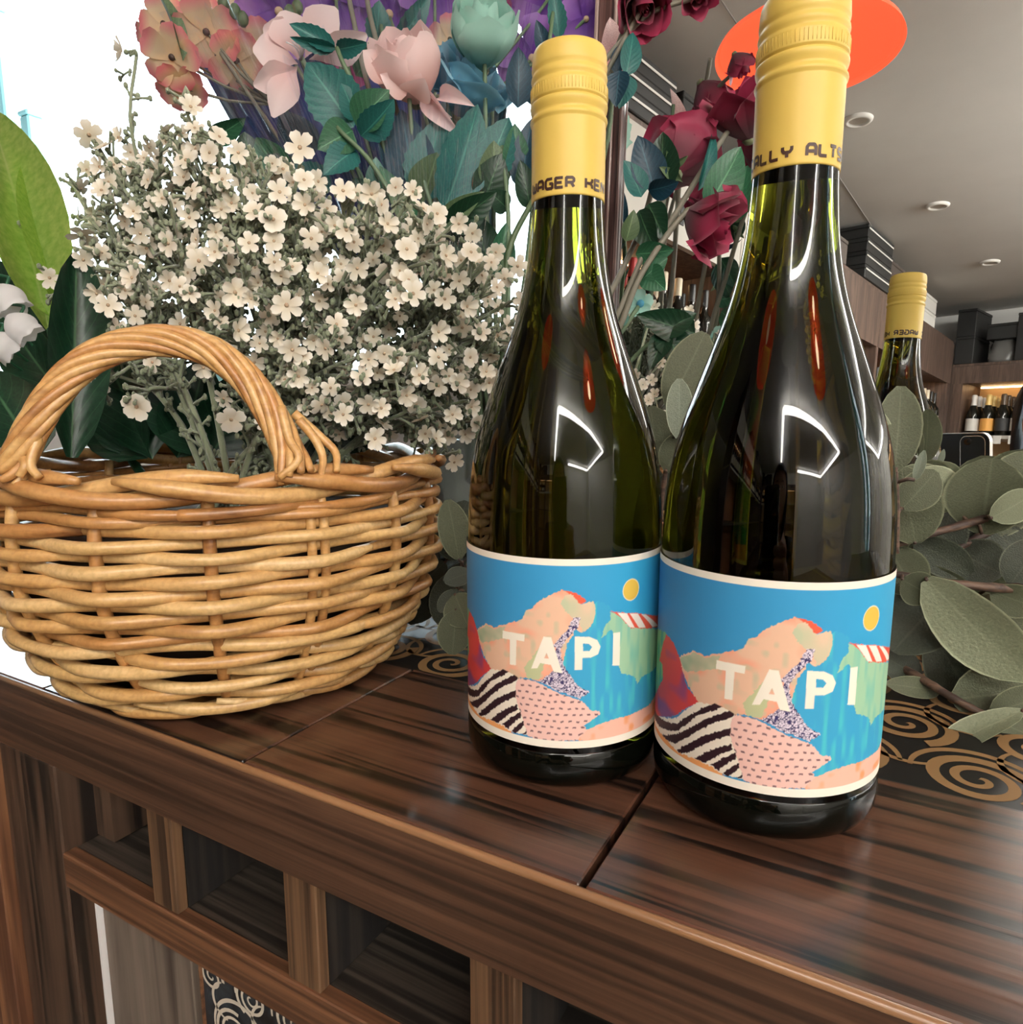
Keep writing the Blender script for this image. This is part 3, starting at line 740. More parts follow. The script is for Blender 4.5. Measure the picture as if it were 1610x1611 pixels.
ca = lm.color_attributes.new('print', 'FLOAT_COLOR', 'POINT'); ca.data.foreach_set('color', np.concatenate([COLR.reshape(-1, 3), np.ones((NU * NV, 1))], 1).astype(np.float32).ravel())
lm.materials.append(M['print'])

def wine_bottle(loc, rz, caprz, label):
    t = empty('wine_bottle', loc, label, 'bottle', 'two bottles with painted mountain labels')
    link('glass_body', bottle_me, t); link('foot', foot_me, t)
    l = link('label', lm, t, Matrix.Rotation(rz, 4, 'Z'), 'blue label with painted mountains, a yellow sun and white capital letters')
    c = link('screw_cap', cap_me, t, Matrix.Rotation(caprz, 4, 'Z')); link('knurling', knurl_me, c); link('cap_lettering', ink_me, c)
    return t
wine_bottle(BL, math.radians(5), math.radians(29), 'smaller looking wine bottle on the left, its yellow cap lettered WAGER KEN')
wine_bottle(BR, 0, math.radians(14) + PI, 'larger looking wine bottle on the right, its yellow cap lettered ALLY ALTS')

# ---------------------------------------------------------------- the wicker basket
BK = Vector((-.3352, .2668, 0))
bk = empty('wicker_basket', BK, 'round honey coloured wicker basket with arched twisted handle, at the left end of the counter', 'basket')
bz = [0, .012, .025, .045, .07, .095, .12]
br = [.0765, .0914, .0999, .1110, .1192, .1194, .1155]
def bR(z): return float(np.interp(z, bz, br))
NS = 16; A0 = math.radians(-43)     # stakes
for i in range(NS):
    a = A0 + 2 * PI * i / NS + random.uniform(-.015, .015)
    for da in ((0,) if i % 4 != 1 else (-.022, .032)):
        P = [((bR(z) - .0030) * math.cos(a + da), (bR(z) - .0030) * math.sin(a + da), z) for z in np.linspace(.003, .115, 12)]
        MB().tube(P, .0028 if da == 0 else .0023, 8).obj('stake', M['wicker_brown' if i % 3 == 0 else 'wicker'], bk)
MB().lathe([(.0005, .0015), (.074, .0015), (.078, .004), (.0005, .006)], 48, close=False).obj('base', M['wicker_brown'], bk)
def weave_off(u, ph, per, over):
    x = (u * NS - ph + .5 * over) % per; d = abs(x - over / 2)      # over `over` stakes of every `per`
    d = min(d, per - d); return .5 + .5 * math.cos(PI * min(1, max(0, (d - over / 2 + .62) / 1.0)))
ROWS = [(z, 'wale', k) for k, z in enumerate(np.linspace(.0065, .0445, 9))] + [(z, 'plain', k) for k, z in enumerate(np.linspace(.0492, .0985, 10))] + [(.1032, 'plain', 0), (.1070, 'wale', 1)]
wm = ['wicker', 'wicker_pale', 'wicker', 'wicker_pale', 'wicker', 'wicker_brown', 'wicker_pale']
for j, (z, kind, kk) in enumerate(ROWS):
    per, over = (3, 2) if kind == 'wale' else (2, 1); ph = kk % 3 if kind == 'wale' else (kk + 1) % 2
    starts = [random.uniform(0, 1 / 3) + k / 3 for k in range(3)]
    for k in range(3):
        u0 = starts[k]; u1 = starts[(k + 1) % 3] + (1 if k == 2 else 0) + .02
        n_ = int((u1 - u0) * 200); P = []; Rr = []; r0 = random.uniform(.00265, .00305) * (1.04 if kind == 'plain' else 1.06)
        if j >= len(ROWS) - 2: r0 *= .85
        for i in range(n_ + 1):
            u = u0 + (u1 - u0) * i / n_; a = A0 + 2 * PI * u; o = weave_off(u, ph, per, over)
            zz_ = z + (-.0013 * math.cos(2 * PI * (u * NS - ph) / per) if kind == 'wale' else .0003 * math.sin(2 * PI * u * NS / 2 + j)) + .0005 * math.sin(a * 5 + j * 2.1)
            rad_ = bR(z) - .0062 + o * .0082 + random.uniform(-.0001, .0001)
            if i / n_ < .03: rad_ -= .003 * (1 - i / n_ / .03)
            P.append((rad_ * math.cos(a), rad_ * math.sin(a), max(zz_, .0032)))
            e = min(i, n_ - i) / n_; Rr.append(r0 * (.55 + .45 * min(1, e / .06)) * (1 + .04 * math.sin(i * .35 + j)))
        mt = 'wicker_brown' if (j >= len(ROWS) - 2 or (j == 9 and k != 1)) else random.choice(wm if kind == 'plain' else ['wicker_pale', 'wicker_pale', 'wicker', 'wicker_pale', 'wicker'])
        MB().tube(P, Rr, 8, flat=1.0).obj('weaver', M[mt], bk)
for i in range(NS):
    a0 = A0 + 2 * PI * i / NS; P = []
    for s in np.linspace(0, 1, 16):
        a = a0 - .05 + s * .62; z = .0115 * (1 - s) ** 1.3 + .0026
        r = bR(z) + .0020 - .003 * s ** 3; P.append((r * math.cos(a), r * math.sin(a), z))
    MB().tube(P, [.0024 * (.6 + .4 * math.sin(PI * min(1, max(.02, s)))) for s in np.linspace(0, 1, 16)], 7).obj('foot_rod', M[['wicker_pale', 'wicker', 'wicker_pale'][i % 3]], bk)
# rim: rods rolled around the edge
for i in range(12):
    a0 = 2 * PI * i / 12; P = []; Rr = []
    for s in np.linspace(0, 1, 34):
        a = a0 + s * 1.45; q = s * 2 * PI * 1.0
        z = .1165 + .0048 * math.cos(q + .6); r = .1170 + .0046 * math.sin(q + .6)
        P.append((r * math.cos(a), r * math.sin(a), z)); Rr.append(.0037 * (.45 + .55 * min(1, min(s, 1 - s) / .12)))
    MB().tube(P, Rr, 8).obj('rim_rod', M[['wicker', 'wicker_brown', 'wicker', 'wicker_brown'][i % 4]], bk)
# handle: a twisted rope of rods
hc = [(14, 752, .285), (28, 722, .284), (52, 672, .284), (86, 618, .286), (130, 574, .289), (188, 545, .293), (262, 536, .297), (330, 552, .300), (386, 594, .302), (425, 648, .303), (450, 700, .3025), (468, 752, .3000)]
cl = smoothpath([px(*h) for h in hc], 9)
Ltot = len(cl) - 1
for k in range(9):
    P = []; Rr = []
    nrm = None
    for i, p in enumerate(cl):
        t = (cl[min(i + 1, Ltot)] - cl[max(i - 1, 0)]).normalized(); nn = FW.cross(t).normalized(); bb = t.cross(nn)
        s = i / Ltot; spread = .0050 * (1 + .9 * max(0, abs(s - .5) * 2 - .86) / .14 * .6)
        a = 2 * PI * k / 9 + s * 2 * PI * 1.45
        P.append(p + nn * math.cos(a) * spread + bb * math.sin(a) * spread * .75); Rr.append(.00215 * (1 - .25 * max(0, abs(s - .5) * 2 - .9) / .1))
    loc_mb(MB().tube(P, Rr, 7), BK).obj('handle_rod', M[['wicker', 'wicker_brown', 'wicker'][k % 3]], bk)
for P_ in ([(470, 660, .307), (495, 690, .309), (508, 720, .308), (505, 752, .304)], [(462, 650, .308), (505, 688, .312), (528, 712, .312), (530, 742, .308)],
           [(442, 640, .300), (455, 690, .2975), (470, 722, .2955), (440, 752, .294)], [(18, 700, .286), (40, 728, .280), (30, 750, .279)], [(60, 690, .283), (48, 730, .280), (62, 752, .279)]):
    q = smoothpath([px(*h) for h in P_], 7); loc_mb(MB().tube(q, [.0022 - .0006 * i / len(q) for i in range(len(q))], 7), BK).obj('handle_rod', M['wicker'], bk)
# dark brown lining under the stems, visible through gaps in the weave
MB().lathe([(.0005, .010), (.074, .010), (.102, .060), (.106, .085), (.0005, .092)], 40, close=False).obj('lining', plain('dark brown lining', (.030, .018, .010), .9), bk, label='dark lining inside')

# ---------------------------------------------------------------- the room
def st(mb, name, mat, smooth=False, parent=None): return tag(mb.obj(name, M[mat], parent, smooth), kind='structure')
st(MB().box((-3.1, -6.4, FLOOR - .1), (5.1, 1.0, FLOOR)), 'floor', 'floor')
ce = st(MB().box((-3.1, -6.4, CEIL), (5.1, .9, CEIL + .1)), 'ceiling', 'ceiling')
for x in (-2.0, -.82, .36, 1.54, 2.72, 3.9): MB().box((x, -6.3, CEIL - .0015), (x + .004, .7, CEIL)).obj('panel_seam', plain('seam grey', (.36, .35, .33)) if x == -2.0 else bpy.data.materials['seam grey'], ce, False)
YB, YB1 = .72, .86
W1 = (-2.9, -.37, .185, 1.32); W2 = (1.15, 3.4, -.25, 1.32)
wb = MB()
wb.box((-3.1, YB, FLOOR), (5.1, YB1, W2[2])).box((-3.1, YB, W2[2]), (W2[0], YB1, W1[2])).box((W2[1], YB, W2[2]), (5.1, YB1, CEIL)).box((-3.1, YB, 1.32), (W2[1], YB1, CEIL))
wb.box((W1[1], YB, W1[2]), (W2[0], YB1, 1.32)).box((-3.1, YB, W1[2]), (W1[0], YB1, 1.32))
st(wb, 'wall_back', 'wall')
st(MB().box((-3.2, -6.4, FLOOR), (-3.1, 1.0, CEIL)), 'wall_left', 'wall')
st(MB().box((5.1, -6.4, FLOOR), (5.2, 1.0, CEIL)), 'wall_right', 'wall')
B0 = Vector((-.60, -5.15, 0)); bang = math.radians(14); bd = Vector((math.cos(bang), math.sin(bang), 0)); bn_ = Vector((math.sin(bang), -math.cos(bang), 0))
sang = math.radians(6.2); sd = Vector((-math.sin(sang), math.cos(sang), 0)); sn_ = Vector((-math.cos(sang), -math.sin(sang), 0))
MBACK = Matrix(((bd.x, -bn_.x, 0, B0.x), (bd.y, -bn_.y, 0, B0.y), (0, 0, 1, 0), (0, 0, 0, 1)))      # local x along the shelf, y towards the room
MSIDE = Matrix(((sd.x, -sn_.x, 0, B0.x), (sd.y, -sn_.y, 0, B0.y), (0, 0, 1, 0), (0, 0, 0, 1)))
wf = st(MB().box((-3.5, -.50, FLOOR), (6.4, -.42, CEIL)), 'wall_front', 'wall'); wf.matrix_world = MBACK
for n_, (a, b, c, d) in (('window_1', W1), ('window_2', W2)):
    w = st(MB().box((a, .80, c), (b, .806, d)), n_, 'clear')
    fr = MB()
    for x in ([a, b - .05] if n_ == 'window_2' else [a, b - .012]): fr.box((x, YB + .02, c), (x + (.05 if n_ == 'window_2' or x == a else .012), YB1 - .01, d))
    fr.box((a, YB + .02, c), (b, YB1 - .01, c + .012)).box((a, YB + .02, d - .05), (b, YB1 - .01, d))
    fr.obj('window_frame', M['trim_cyan'], w, False)
MB().box((2.25, YB + .02, W2[2]), (2.31, YB1 - .01, W2[3])).obj('window_mullion', M['trim_cyan'], bpy.data.objects['window_2'], False)
# posts standing outside the left window
for (x0, y0, d, wpx, lab) in ((52, 186, 1.75, 24, 'pale turquoise post outside the window, beside the bright green leaf'), (-2, 20, 1.75, 18, 'pale turquoise post outside the window, at the left edge')):
    p = px(x0, y0, d); w_ = wpx * d / F / 2
    po = empty('post', (p.x, p.y, FLOOR), lab, 'post'); loc_mb(MB().box((p.x - w_, p.y - w_, FLOOR), (p.x + w_, p.y + w_, p.z), .004), (p.x, p.y, FLOOR)).obj('shaft', M['trim_cyan'], po, False)
    loc_mb(MB().box((p.x - w_ * 1.15, p.y - w_ * 1.15, p.z), (p.x + w_ * 1.15, p.y + w_ * 1.15, p.z + .012), .003), (p.x, p.y, FLOOR)).obj('cap', M['trim_cyan'], po, False)
st(MB().box((-30, .86, FLOOR - .12), (30, 30, FLOOR - .1)), 'ground', 'shop_pale')
tag(bpy.data.objects['ground'], kind='structure')

# ceiling light: square loop of led tubes
lt = empty('ceiling_light', (.45, -1.1, CEIL - .03), 'large rectangular ceiling light made of thin bright tubes', 'ceiling light')
OL = Vector((.45, -1.1, CEIL - .03))
LP = [(.30, -1.40), (2.0, -1.06), (3.75, -.95), (4.75, -3.65), (2.25, -4.05)]; LP2 = [(.85, -4.0), (.30, -1.40)]
for a, b in list(zip(LP[:-1], LP[1:])) + [tuple(LP2)]:
    loc_mb(MB().tube([(a[0], a[1], CEIL - .12), (b[0], b[1], CEIL - .12)], .050, 8), OL).obj('led_tube', M['led'], lt)
    for f_ in (.15, .5, .85): loc_mb(MB().tube([(a[0] + (b[0] - a[0]) * f_, a[1] + (b[1] - a[1]) * f_, CEIL - .1), (a[0] + (b[0] - a[0]) * f_, a[1] + (b[1] - a[1]) * f_, CEIL - .0005)], .004, 6), OL).obj('hanger', M['steel'], lt)
# downlights in the ceiling
for i, (x, y) in enumerate(((-.635, -1.964), (-.493, -3.035), (-.344, -4.153), (.9, -4.9), (-1.9, -1.5))):
    d = empty('downlight', (x, y, CEIL), ('round flush ceiling spotlight nearest the orange lamp', 'round flush ceiling spotlight, middle one of the row', 'round flush ceiling spotlight farthest from the orange lamp', 'round flush ceiling spotlight near the far wall', 'round flush ceiling spotlight near the left wall')[i], 'downlight', 'flush ceiling spotlights')
    MB().lathe([(.034, -.004), (.036, -.012), (.045, -.012), (.052, -.006), (.053, -.0003)], 32, close=False).obj('trim_ring', M['white'], d)
    MB().lathe([(.001, -.0045), (.034, -.0045)], 32, close=False).obj('diffuser', M['shop_pale'], d)
# pendant lamps
def pendant(x, y, z, lab, bulb):
    d = empty('pendant_lamp', (x, y, CEIL), lab, 'lamp', 'round orange pendant lamps'); h = z - CEIL; R_ = .175
    MB().lathe([(R_, h), (R_ * .97, h + .012), (R_ * .80, h + .036), (R_ * .5, h + .058), (R_ * .2, h + .070), (.022, h + .078), (.022, h + .074), (R_ * .2, h + .066), (R_ * .5, h + .054), (R_ * .78, h + .032), (R_ * .955, h + .010)], 64, close=False).obj('lamp_shade', M['shade'], d)
    MB().tube([(0, 0, h + .07), (0, 0, -.02)], .0035, 8).obj('cord', M['black'], d)
    MB().lathe([(.02, h + .05), (.024, h + .10), (.012, h + .12), (.001, h + .122)], 20, close=False).obj('socket', M['steel'], d)
    MB().blob((0, 0, h + .022), .035, n=16, m=12).obj('bulb', M[bulb], d)
    MB().lathe([(.001, -.025), (.04, -.022), (.045, -.0005)], 24, close=False).obj('ceiling_rose', M['white'], d)
pendant(-.385, -.49, .95, 'glowing orange pendant lamp hanging from the ceiling behind the right bottle cap', 'bulb')
pendant(.82, -.20, .93, 'glowing orange pendant lamp hanging farther right along the counter', 'bulb_bright')

# shop shelving
def unit(name, MW, L, lab, fasc_top, lining, nb, pale_from=None, X0=0.0):
    u = empty(name, (0, 0, 0), lab, 'shelving'); u.matrix_world = MW
    def P(lo, hi, nm, mt, lab_=None):
        return MB().box(lo, hi).obj(nm, M[mt] if isinstance(mt, str) else mt, u, False, label=lab_)
    P((X0, -.36, FLOOR), (L, -.345, fasc_top), 'back_panel', lining)
    P((0, -.345, .900), (L, -.02, .915), 'shelf_board', 'shop_brown')
    P((0, -.36, fasc_top), (L, .0, fasc_top + .018), 'top_board', 'shop_brown')
    P((0, -.345, .488), (L, 0.0, .512), 'shelf_board', 'shop_pale')
    P((0, -.345, .03), (L, 0.0, .05), 'shelf_board', 'shop_brown')
    P((0, -.345, -.42), (L, 0.0, -.40), 'shelf_board', 'shop_brown')
    P((0, -.345, FLOOR), (L, 0.0, FLOOR + .10), 'plinth', 'shop_brown')
    w = L / nb
    for i in range(nb + 1):
        x = min(max(0, i * w - .02), L - .04)
        P((x, -.344, FLOOR + .1), (x + (.09 if i == 0 else .04), .004, .900), 'upright', 'shop_brown')
    for i in range(nb):
        pale = pale_from is not None and i >= pale_from
        P((i * w + .002, -.018, .893), ((i + 1) * w - .002, .006, fasc_top - .002), 'fascia_panel', 'shop_pale' if pale else 'shop_brown')
        MB().tube([(i * w + .12, -.27, .891), ((i + 1) * w - .06, -.27, .891)], .006, 6).obj('shelf_light', M['warm_led'], u)
        if pale: MB().box((i * w + w * .5, .006, .96), (i * w + w * .53, .009, 1.04)).obj('slot', M['black'], u, False)
    return u
ub = unit('back_shelving', MBACK, 3.0, 'brown wall shelving with warm lit bays against the far wall', 1.02, 'shop_tan', 4)
us = unit('side_shelving', MSIDE, 4.30, 'brown shelving with terracotta lining along the left side of the shop', 1.19, 'shop_orange', 5, 3)
us2 = None
# bottles on the shelves
WPROF = [(.0, .036), (.004, .0375), (.17, .0375), (.19, .033), (.205, .022), (.215, .0155), (.235, .0135), (.29, .0135), (.296, .014), (.30, .013)]
CPROF = [(.0, .040), (.005, .043), (.14, .043), (.17, .038), (.20, .027), (.225, .020), (.25, .016)]
def sb_mesh(prof, nm, mat): return MB().lathe([(.001, 0)] + [(r, z) for z, r in prof] + [(.001, prof[-1][0] + .0005)], 16, close=False).mesh(nm, M[mat])
def cylm(nm, mat, r, z0, z1, n=16, arcf=1.0):
    return MB().lathe([(r, z0), (r, z1)], n, close=False).mesh(nm, mat)
wine_me = sb_mesh(WPROF, 'bottle_body', 'bottle_dark'); champ_me = sb_mesh(CPROF, 'bottle_body', 'bottle_dark')
foils = {}
for nm, c in (('silver', (.72, .70, .66)), ('gold', (.80, .56, .20)), ('brown', (.10, .065, .04)), ('pale gold', (.86, .74, .42)), ('red', (.35, .03, .03)), ('cream', (.74, .66, .50)), ('black', (.02, .02, .02))):
    m = plain(nm + ' foil', c, .4, metal=.1)
    foils[nm, 1] = MB().lathe([(.0215, .205), (.0205, .225), (.0185, .245), (.0175, .262), (.0195, .275), (.0185, .292), (.014, .301), (.001, .303)], 16, close=False).mesh('foil', m)
    foils[nm, 0] = MB().lathe([(.0145, .238), (.0145, .298), (.013, .302), (.001, .3022)], 12, close=False).mesh('foil', m)
labs = {}
for nm, c in (('white', (.72, .70, .66)), ('orange', (.85, .42, .10)), ('grey', (.33, .31, .27)), ('cream', (.7, .63, .5)), ('black', (.03, .03, .03))):
    m = plain(nm + ' bottle label', c, .6); labs[nm, 1] = cylm('bottle_label', m, .0434, .035, .125); labs[nm, 0] = cylm('bottle_label', m, .0379, .045, .135)
def shop_bottle(MW, x, y, z, champ, foil, lab, label, group):
    b = empty('shop_bottle', (0, 0, 0), label, 'bottle', group); b.matrix_world = MW @ Matrix.Translation((x, y, z))
    link('bottle_body', champ_me if champ else wine_me, b); link('foil', foils[foil, champ], b); link('bottle_label', labs[lab, champ], b)
nm_row = ('front', 'second', 'third')
spec = [('silver', 'white', 'silver foiled sparkling bottle with white label'), ('gold', 'orange', 'gold foiled sparkling bottle with orange label'), ('brown', 'black', 'brown foiled sparkling bottle with black label'),
        ('pale gold', 'white', 'pale gold foiled sparkling bottle with white label'), ('pale gold', 'cream', 'pale gold foiled sparkling bottle with cream label'), ('silver', 'grey', 'silver foiled sparkling bottle with grey label'), ('red', 'white', 'red foiled sparkling bottle with white label')]
for i, (fo, la, s) in enumerate(spec[:6]):
    for r in range(3):
        shop_bottle(MBACK, .155 + i * .094, -.06 - r * .095, .5125, 1, fo, la, s + ', ' + nm_row[r] + ' row of the far lit shelf', 'sparkling bottles on the far shelf')
for i in range(9):
    MB().box((.13 + i * .094, 0.0002, .452), (.13 + i * .094 + .048, .006, .510)).obj('price_tag', M['white'], ub, False)
wsp = [('black', 'grey', 'dark wine bottle with grey label'), ('cream', 'white', 'cream capped wine bottle with white label'), ('red', 'cream', 'red capped wine bottle with cream label'), ('black', 'white', 'dark wine bottle with white label')]
posn = 0
for bay in range(5):
    for i in range(7):
        x = bay * .86 + .13 + i * .098
        for r in range(2):
            fo, la, s = wsp[(bay * 2 + i // 2) % 4]
            shop_bottle(MSIDE, x, -.06 - r * .1, .5125, 0, fo, la, '%s, %s in %s row of side bay %s' % (s, ('first', 'second', 'third', 'fourth', 'fifth', 'sixth', 'seventh')[i], ('front', 'back')[r], ('one', 'two', 'three', 'four', 'five')[bay]), 'wine bottles on the side shelves')
# boxes on top of the shelving
def boxo(MW, lo, hi, mt, label, lines=0, group='boxes on top of the shelving', name='box'):
    c = Vector(((lo[0] + hi[0]) / 2, (lo[1] + hi[1]) / 2, lo[2])); o = empty(name, (0, 0, 0), label, 'box', group); o.matrix_world = MW @ Matrix.Translation(c)
    loc_mb(MB().box(lo, (hi[0], hi[1], hi[2] - .02), .003), c).obj('carton', M[mt], o, False)
    loc_mb(MB().box((lo[0] - .002, lo[1] - .002, hi[2] - .0198), (hi[0] + .002, hi[1] + .002, hi[2]), .003), c).obj('lid', M[mt], o, False)
    if lines: loc_mb(MB().box((lo[0] + .004, hi[1] + .0022, hi[2] - .026), (hi[0] - .004, hi[1] + .004, hi[2] - .018)), c).obj('white_band', M['white'], o, False)
T1 = 1.209
ords = ('lowest', 'second', 'third', 'top')
for k in range(4):
    boxo(MSIDE, (1.62, -.33, T1 + k * .07), (2.05, .01, T1 + k * .07 + .068), 'black', 'black flat case with white band, %s of the striped stack' % ords[k], 1)
for k in range(3):
    boxo(MSIDE, (1.08, -.33, T1 + k * .072), (1.60, -.01, T1 + k * .072 + .070), 'box_brown', 'brown flat wine carton, %s of the stack beside the striped stack' % ('lowest', 'middle', 'top')[k])
for k in range(2):
    boxo(MSIDE, (.48, -.30, T1 + k * .105), (.80, -.02, T1 + k * .105 + .10), 'white', 'white carton, %s one near the corner of the shelving' % ('lower', 'upper')[k])
boxo(MSIDE, (2.3, -.32, T1), (2.75, 0, T1 + .12), 'box_brown', 'brown carton lying between the two black stacks')
boxo(MSIDE, (2.95, -.32, T1), (3.25, 0, T1 + .2), 'box_brown', 'tall brown carton on the side shelving')
boxo(MSIDE, (3.66, -.30, T1), (3.95, .02, T1 + .17), 'black', 'black carton on the nearer end of the side shelving')
for k in range(3): boxo(MSIDE, (3.98, -.33, T1 + k * .062 - 0), (4.27, .01, T1 + k * .062 + .06), 'black', 'black case with white band, %s at the near end of the shelving' % ords[k], 1)
T2 = 1.039
boxo(MBACK, (.012, -.30, T2), (.135, .30 - .30, T2 + .20), 'black', 'upright black case in the shelving corner, lower one'); boxo(MBACK, (.012, -.30, T2 + .201), (.135, .0, T2 + .40), 'black', 'upright black case in the shelving corner, upper one')
boxo(MBACK, (.395, -.30, T2), (.86, .0, T2 + .33), 'black', 'big black carton on top of the far shelving')
boxo(MBACK, (.205, -.30, T2 + .165), (.392, -.02, T2 + .275), 'black', 'small black carton resting on the grey bag')
bagm = MB(); nb_ = 14
V = []
for j in range(9):
    for i in range(nb_):
        a = 2 * PI * i / nb_; r = 1 + .08 * math.sin(i * 2.3 + j); sq = (1 - .25 * (j / 8) ** 3)
        V.append((.295 + .088 * r * sq * max(-1, min(1, 1.25 * math.cos(a))), -.16 + .12 * r * sq * max(-1, min(1, 1.25 * math.sin(a))), T2 + .001 + .163 * j / 8))
bagm.add(V, [(j * nb_ + i, j * nb_ + (i + 1) % nb_, (j + 1) * nb_ + (i + 1) % nb_, (j + 1) * nb_ + i) for j in range(8) for i in range(nb_)] + [tuple(range(nb_))[::-1], tuple(8 * nb_ + i for i in range(nb_))])
bo = bagm.obj('plastic_bag', M['bag']); bo.matrix_world = MBACK; tag(bo, 'grey plastic bag slumped on top of the far shelving', 'bag')

# ---------------------------------------------------------------- the person taking the picture, seen only in the mirror
def camp(r, u, f): return CAMO + RT * r + UP * u + FW * f
ph = empty('phone', camp(-.024, -.057, -.008), 'black phone held up, its camera block towards the bottles', 'phone'); ph.rotation_euler = cam.rotation_euler
def rbox(mb, w, h, d, r, z0=0, n=6, cx=0, cy=0):
    ring = []
    for (sx_, sy_, a0) in ((1, 1, 0), (-1, 1, PI / 2), (-1, -1, PI), (1, -1, 1.5 * PI)):
        for k in range(n + 1):
            a = a0 + k / n * PI / 2; ring.append((cx + sx_ * (w / 2 - r) + r * math.cos(a), cy + sy_ * (h / 2 - r) + r * math.sin(a)))
    m_ = len(ring); V = [(x, y, z0) for x, y in ring] + [(x, y, z0 + d) for x, y in ring]
    return mb.add(V, [tuple(range(m_))[::-1], tuple(range(m_, 2 * m_))] + [(i, (i + 1) % m_, m_ + (i + 1) % m_, m_ + i) for i in range(m_)])
# local axes: x right, y up, -z towards the scene
rbox(MB(), .072, .146, .0066, .010, .0006).obj('phone_back', M['phone'], ph, False)
rbox(MB(), .0735, .1475, .0050, .011, .0014).obj('metal_rim', M['steel'], ph, False)
rbox(MB(), .0285, .044, .0009, .007, -.0003, cx=.0175, cy=.0475).obj('camera_block', M['phone'], ph, False)
rg = MB(); rbox(rg, .0300, .0455, .0006, .0078, .00005, cx=.0175, cy=.0475); rg.obj('block_rim', M['steel'], ph, False)
for (x, y) in ((.012, .036), (.026, .040), (.012, .0475 + .016)):
    MB().lathe([(.0045, .0003), (.0045, -.0006), (.0036, -.0007), (.001, -.0004)], 20, c=(x, y, 0), close=False).obj('lens', M['lens'], ph)
rbox(MB(), .066, .140, .0002, .009, .00725).obj('screen', M['lens'], ph, False)

pe = empty('person', (.16, -.55, FLOOR), 'person with black hair in a black shirt, holding up the phone to take the picture', 'person')
PO = Vector((.16, -.55, FLOOR))
def skin_obj(name, pts, edges, radii, mat, sub=2, parent=pe):
    me = bpy.data.meshes.new(name); me.from_pydata([tuple(Vector(p) - PO) for p in pts], edges, [])
    o = link(name, me, parent); me.materials.append(M[mat])
    s = o.modifiers.new('skin', 'SKIN'); s.use_smooth_shade = True
    sub_ = o.modifiers.new('sub', 'SUBSURF'); sub_.levels = sub; sub_.render_levels = sub
    for i, r in enumerate(radii): me.skin_vertices[0].data[i].radius = r if isinstance(r, tuple) else (r, r)
    me.skin_vertices[0].data[0].use_root = True
    return o
HD = Vector((.104, -.42, .212))
hand = camp(-.024, -.115, -.022)
el = Vector((.33, -.42, -.30)); sh = Vector((.33, -.58, .0)); shl = Vector((-.02, -.60, .0))
handl = camp(-.062, -.125, -.030); ell = Vector((-.16, -.42, -.32))
body = [(.155, -.60, -.52), (.155, -.61, -.36), (.155, -.60, -.18), (.152, -.57, -.03), (.125, -.50, .055), HD,
        sh, el, hand + Vector((.045, -.03, -.055)), shl, ell, handl + Vector((-.035, -.035, -.055)),
        (.235, -.60, -.60), (.245, -.52, -.86), (.245, -.62, FLOOR + .07), (.075, -.60, -.60), (.065, -.52, -.86), (.065, -.62, FLOOR + .07), (.245, -.50, FLOOR + .04), (.065, -.50, FLOOR + .04)]
E_ = [(0, 1), (1, 2), (2, 3), (3, 4), (4, 5), (3, 6), (6, 7), (7, 8), (3, 9), (9, 10), (10, 11), (0, 12), (12, 13), (13, 14), (0, 15), (15, 16), (16, 17), (14, 18), (17, 19)]
skin_obj('body', body, E_, [(.14, .10), (.125, .09), (.135, .095), (.12, .08), (.050, .050), (.060, .065), (.052, .052), .040, .026, (.052, .052), .040, .026, .08, .055, .042, .08, .055, .042, (.035, .03), (.035, .03)], 'skin')
# clothing over the body
neckb = Vector((.145, -.545, .012))
skin_obj('shirt', body[:4] + [sh, el.lerp(sh, .12), shl, ell.lerp(shl, .12)] + [el, ell, neckb, (.155, -.60, -.60)], [(0, 1), (1, 2), (2, 3), (3, 4), (4, 5), (3, 6), (6, 7), (5, 8), (7, 9), (3, 10), (0, 11)], [(.175, .130), (.158, .118), (.165, .122), (.150, .112), (.070, .066), .062, (.070, .066), .062, .050, .050, (.070, .062), (.175, .130)], 'shirt')
skin_obj('trousers', [(.155, -.60, -.56)] + body[12:18], [(0, 1), (1, 2), (2, 3), (0, 4), (4, 5), (5, 6)], [(.165, .125), .098, .068, .052, .092, .064, .052], 'black')
def finger(P, r): return smoothpath(P, 4), r
def make_hand(c, flip):
    s = flip
    mb_pts = []; palm = [c + Vector((.045 * s, -.03, -.055)), c + RT * (.030 * s) - UP * .018 - FW * .004, c + RT * (.012 * s) + UP * .006 - FW * .004]
    o = skin_obj('hand', palm, [(0, 1), (1, 2)], [(.024, .022), (.032, .016), (.034, .013)], 'skin')
    for k in range(4):
        b = c + RT * (.010 * s) + UP * (-.018 + k * .0155) - FW * .001
        f = MB().tube(smoothpath([b - FW * .002, b - RT * (.020 * s) * .2 + RT * (.028 * s) + FW * .010, b + RT * (.020 * s) + FW * .0185, b - RT * (.004 * s) + FW * .0195, b - RT * (.020 * s) * (.7 + .1 * k) + FW * .0185], 4),
                      [.0085, .0088, .0088, .0086, .0084, .0084, .0082, .0080, .0080, .0078, .0076, .0076, .0074, .0072, .0070, .0064, .0040], 10)
        loc_mb(f, PO).obj('finger', M['skin'], pe)
    t0 = c + RT * (.020 * s) - UP * .022
    loc_mb(MB().tube(smoothpath([t0, t0 - RT * (.008 * s) + UP * .020 - FW * .012, t0 - RT * (.026 * s) + UP * .042 - FW * .012, t0 - RT * (.034 * s) + UP * .058 - FW * .010], 5), [.012, .0118, .0116, .0114, .0112, .011, .0108, .0106, .0104, .0102, .0102, .010, .0098, .0094, .0085, .0055], 10), PO).obj('thumb', M['skin'], pe)
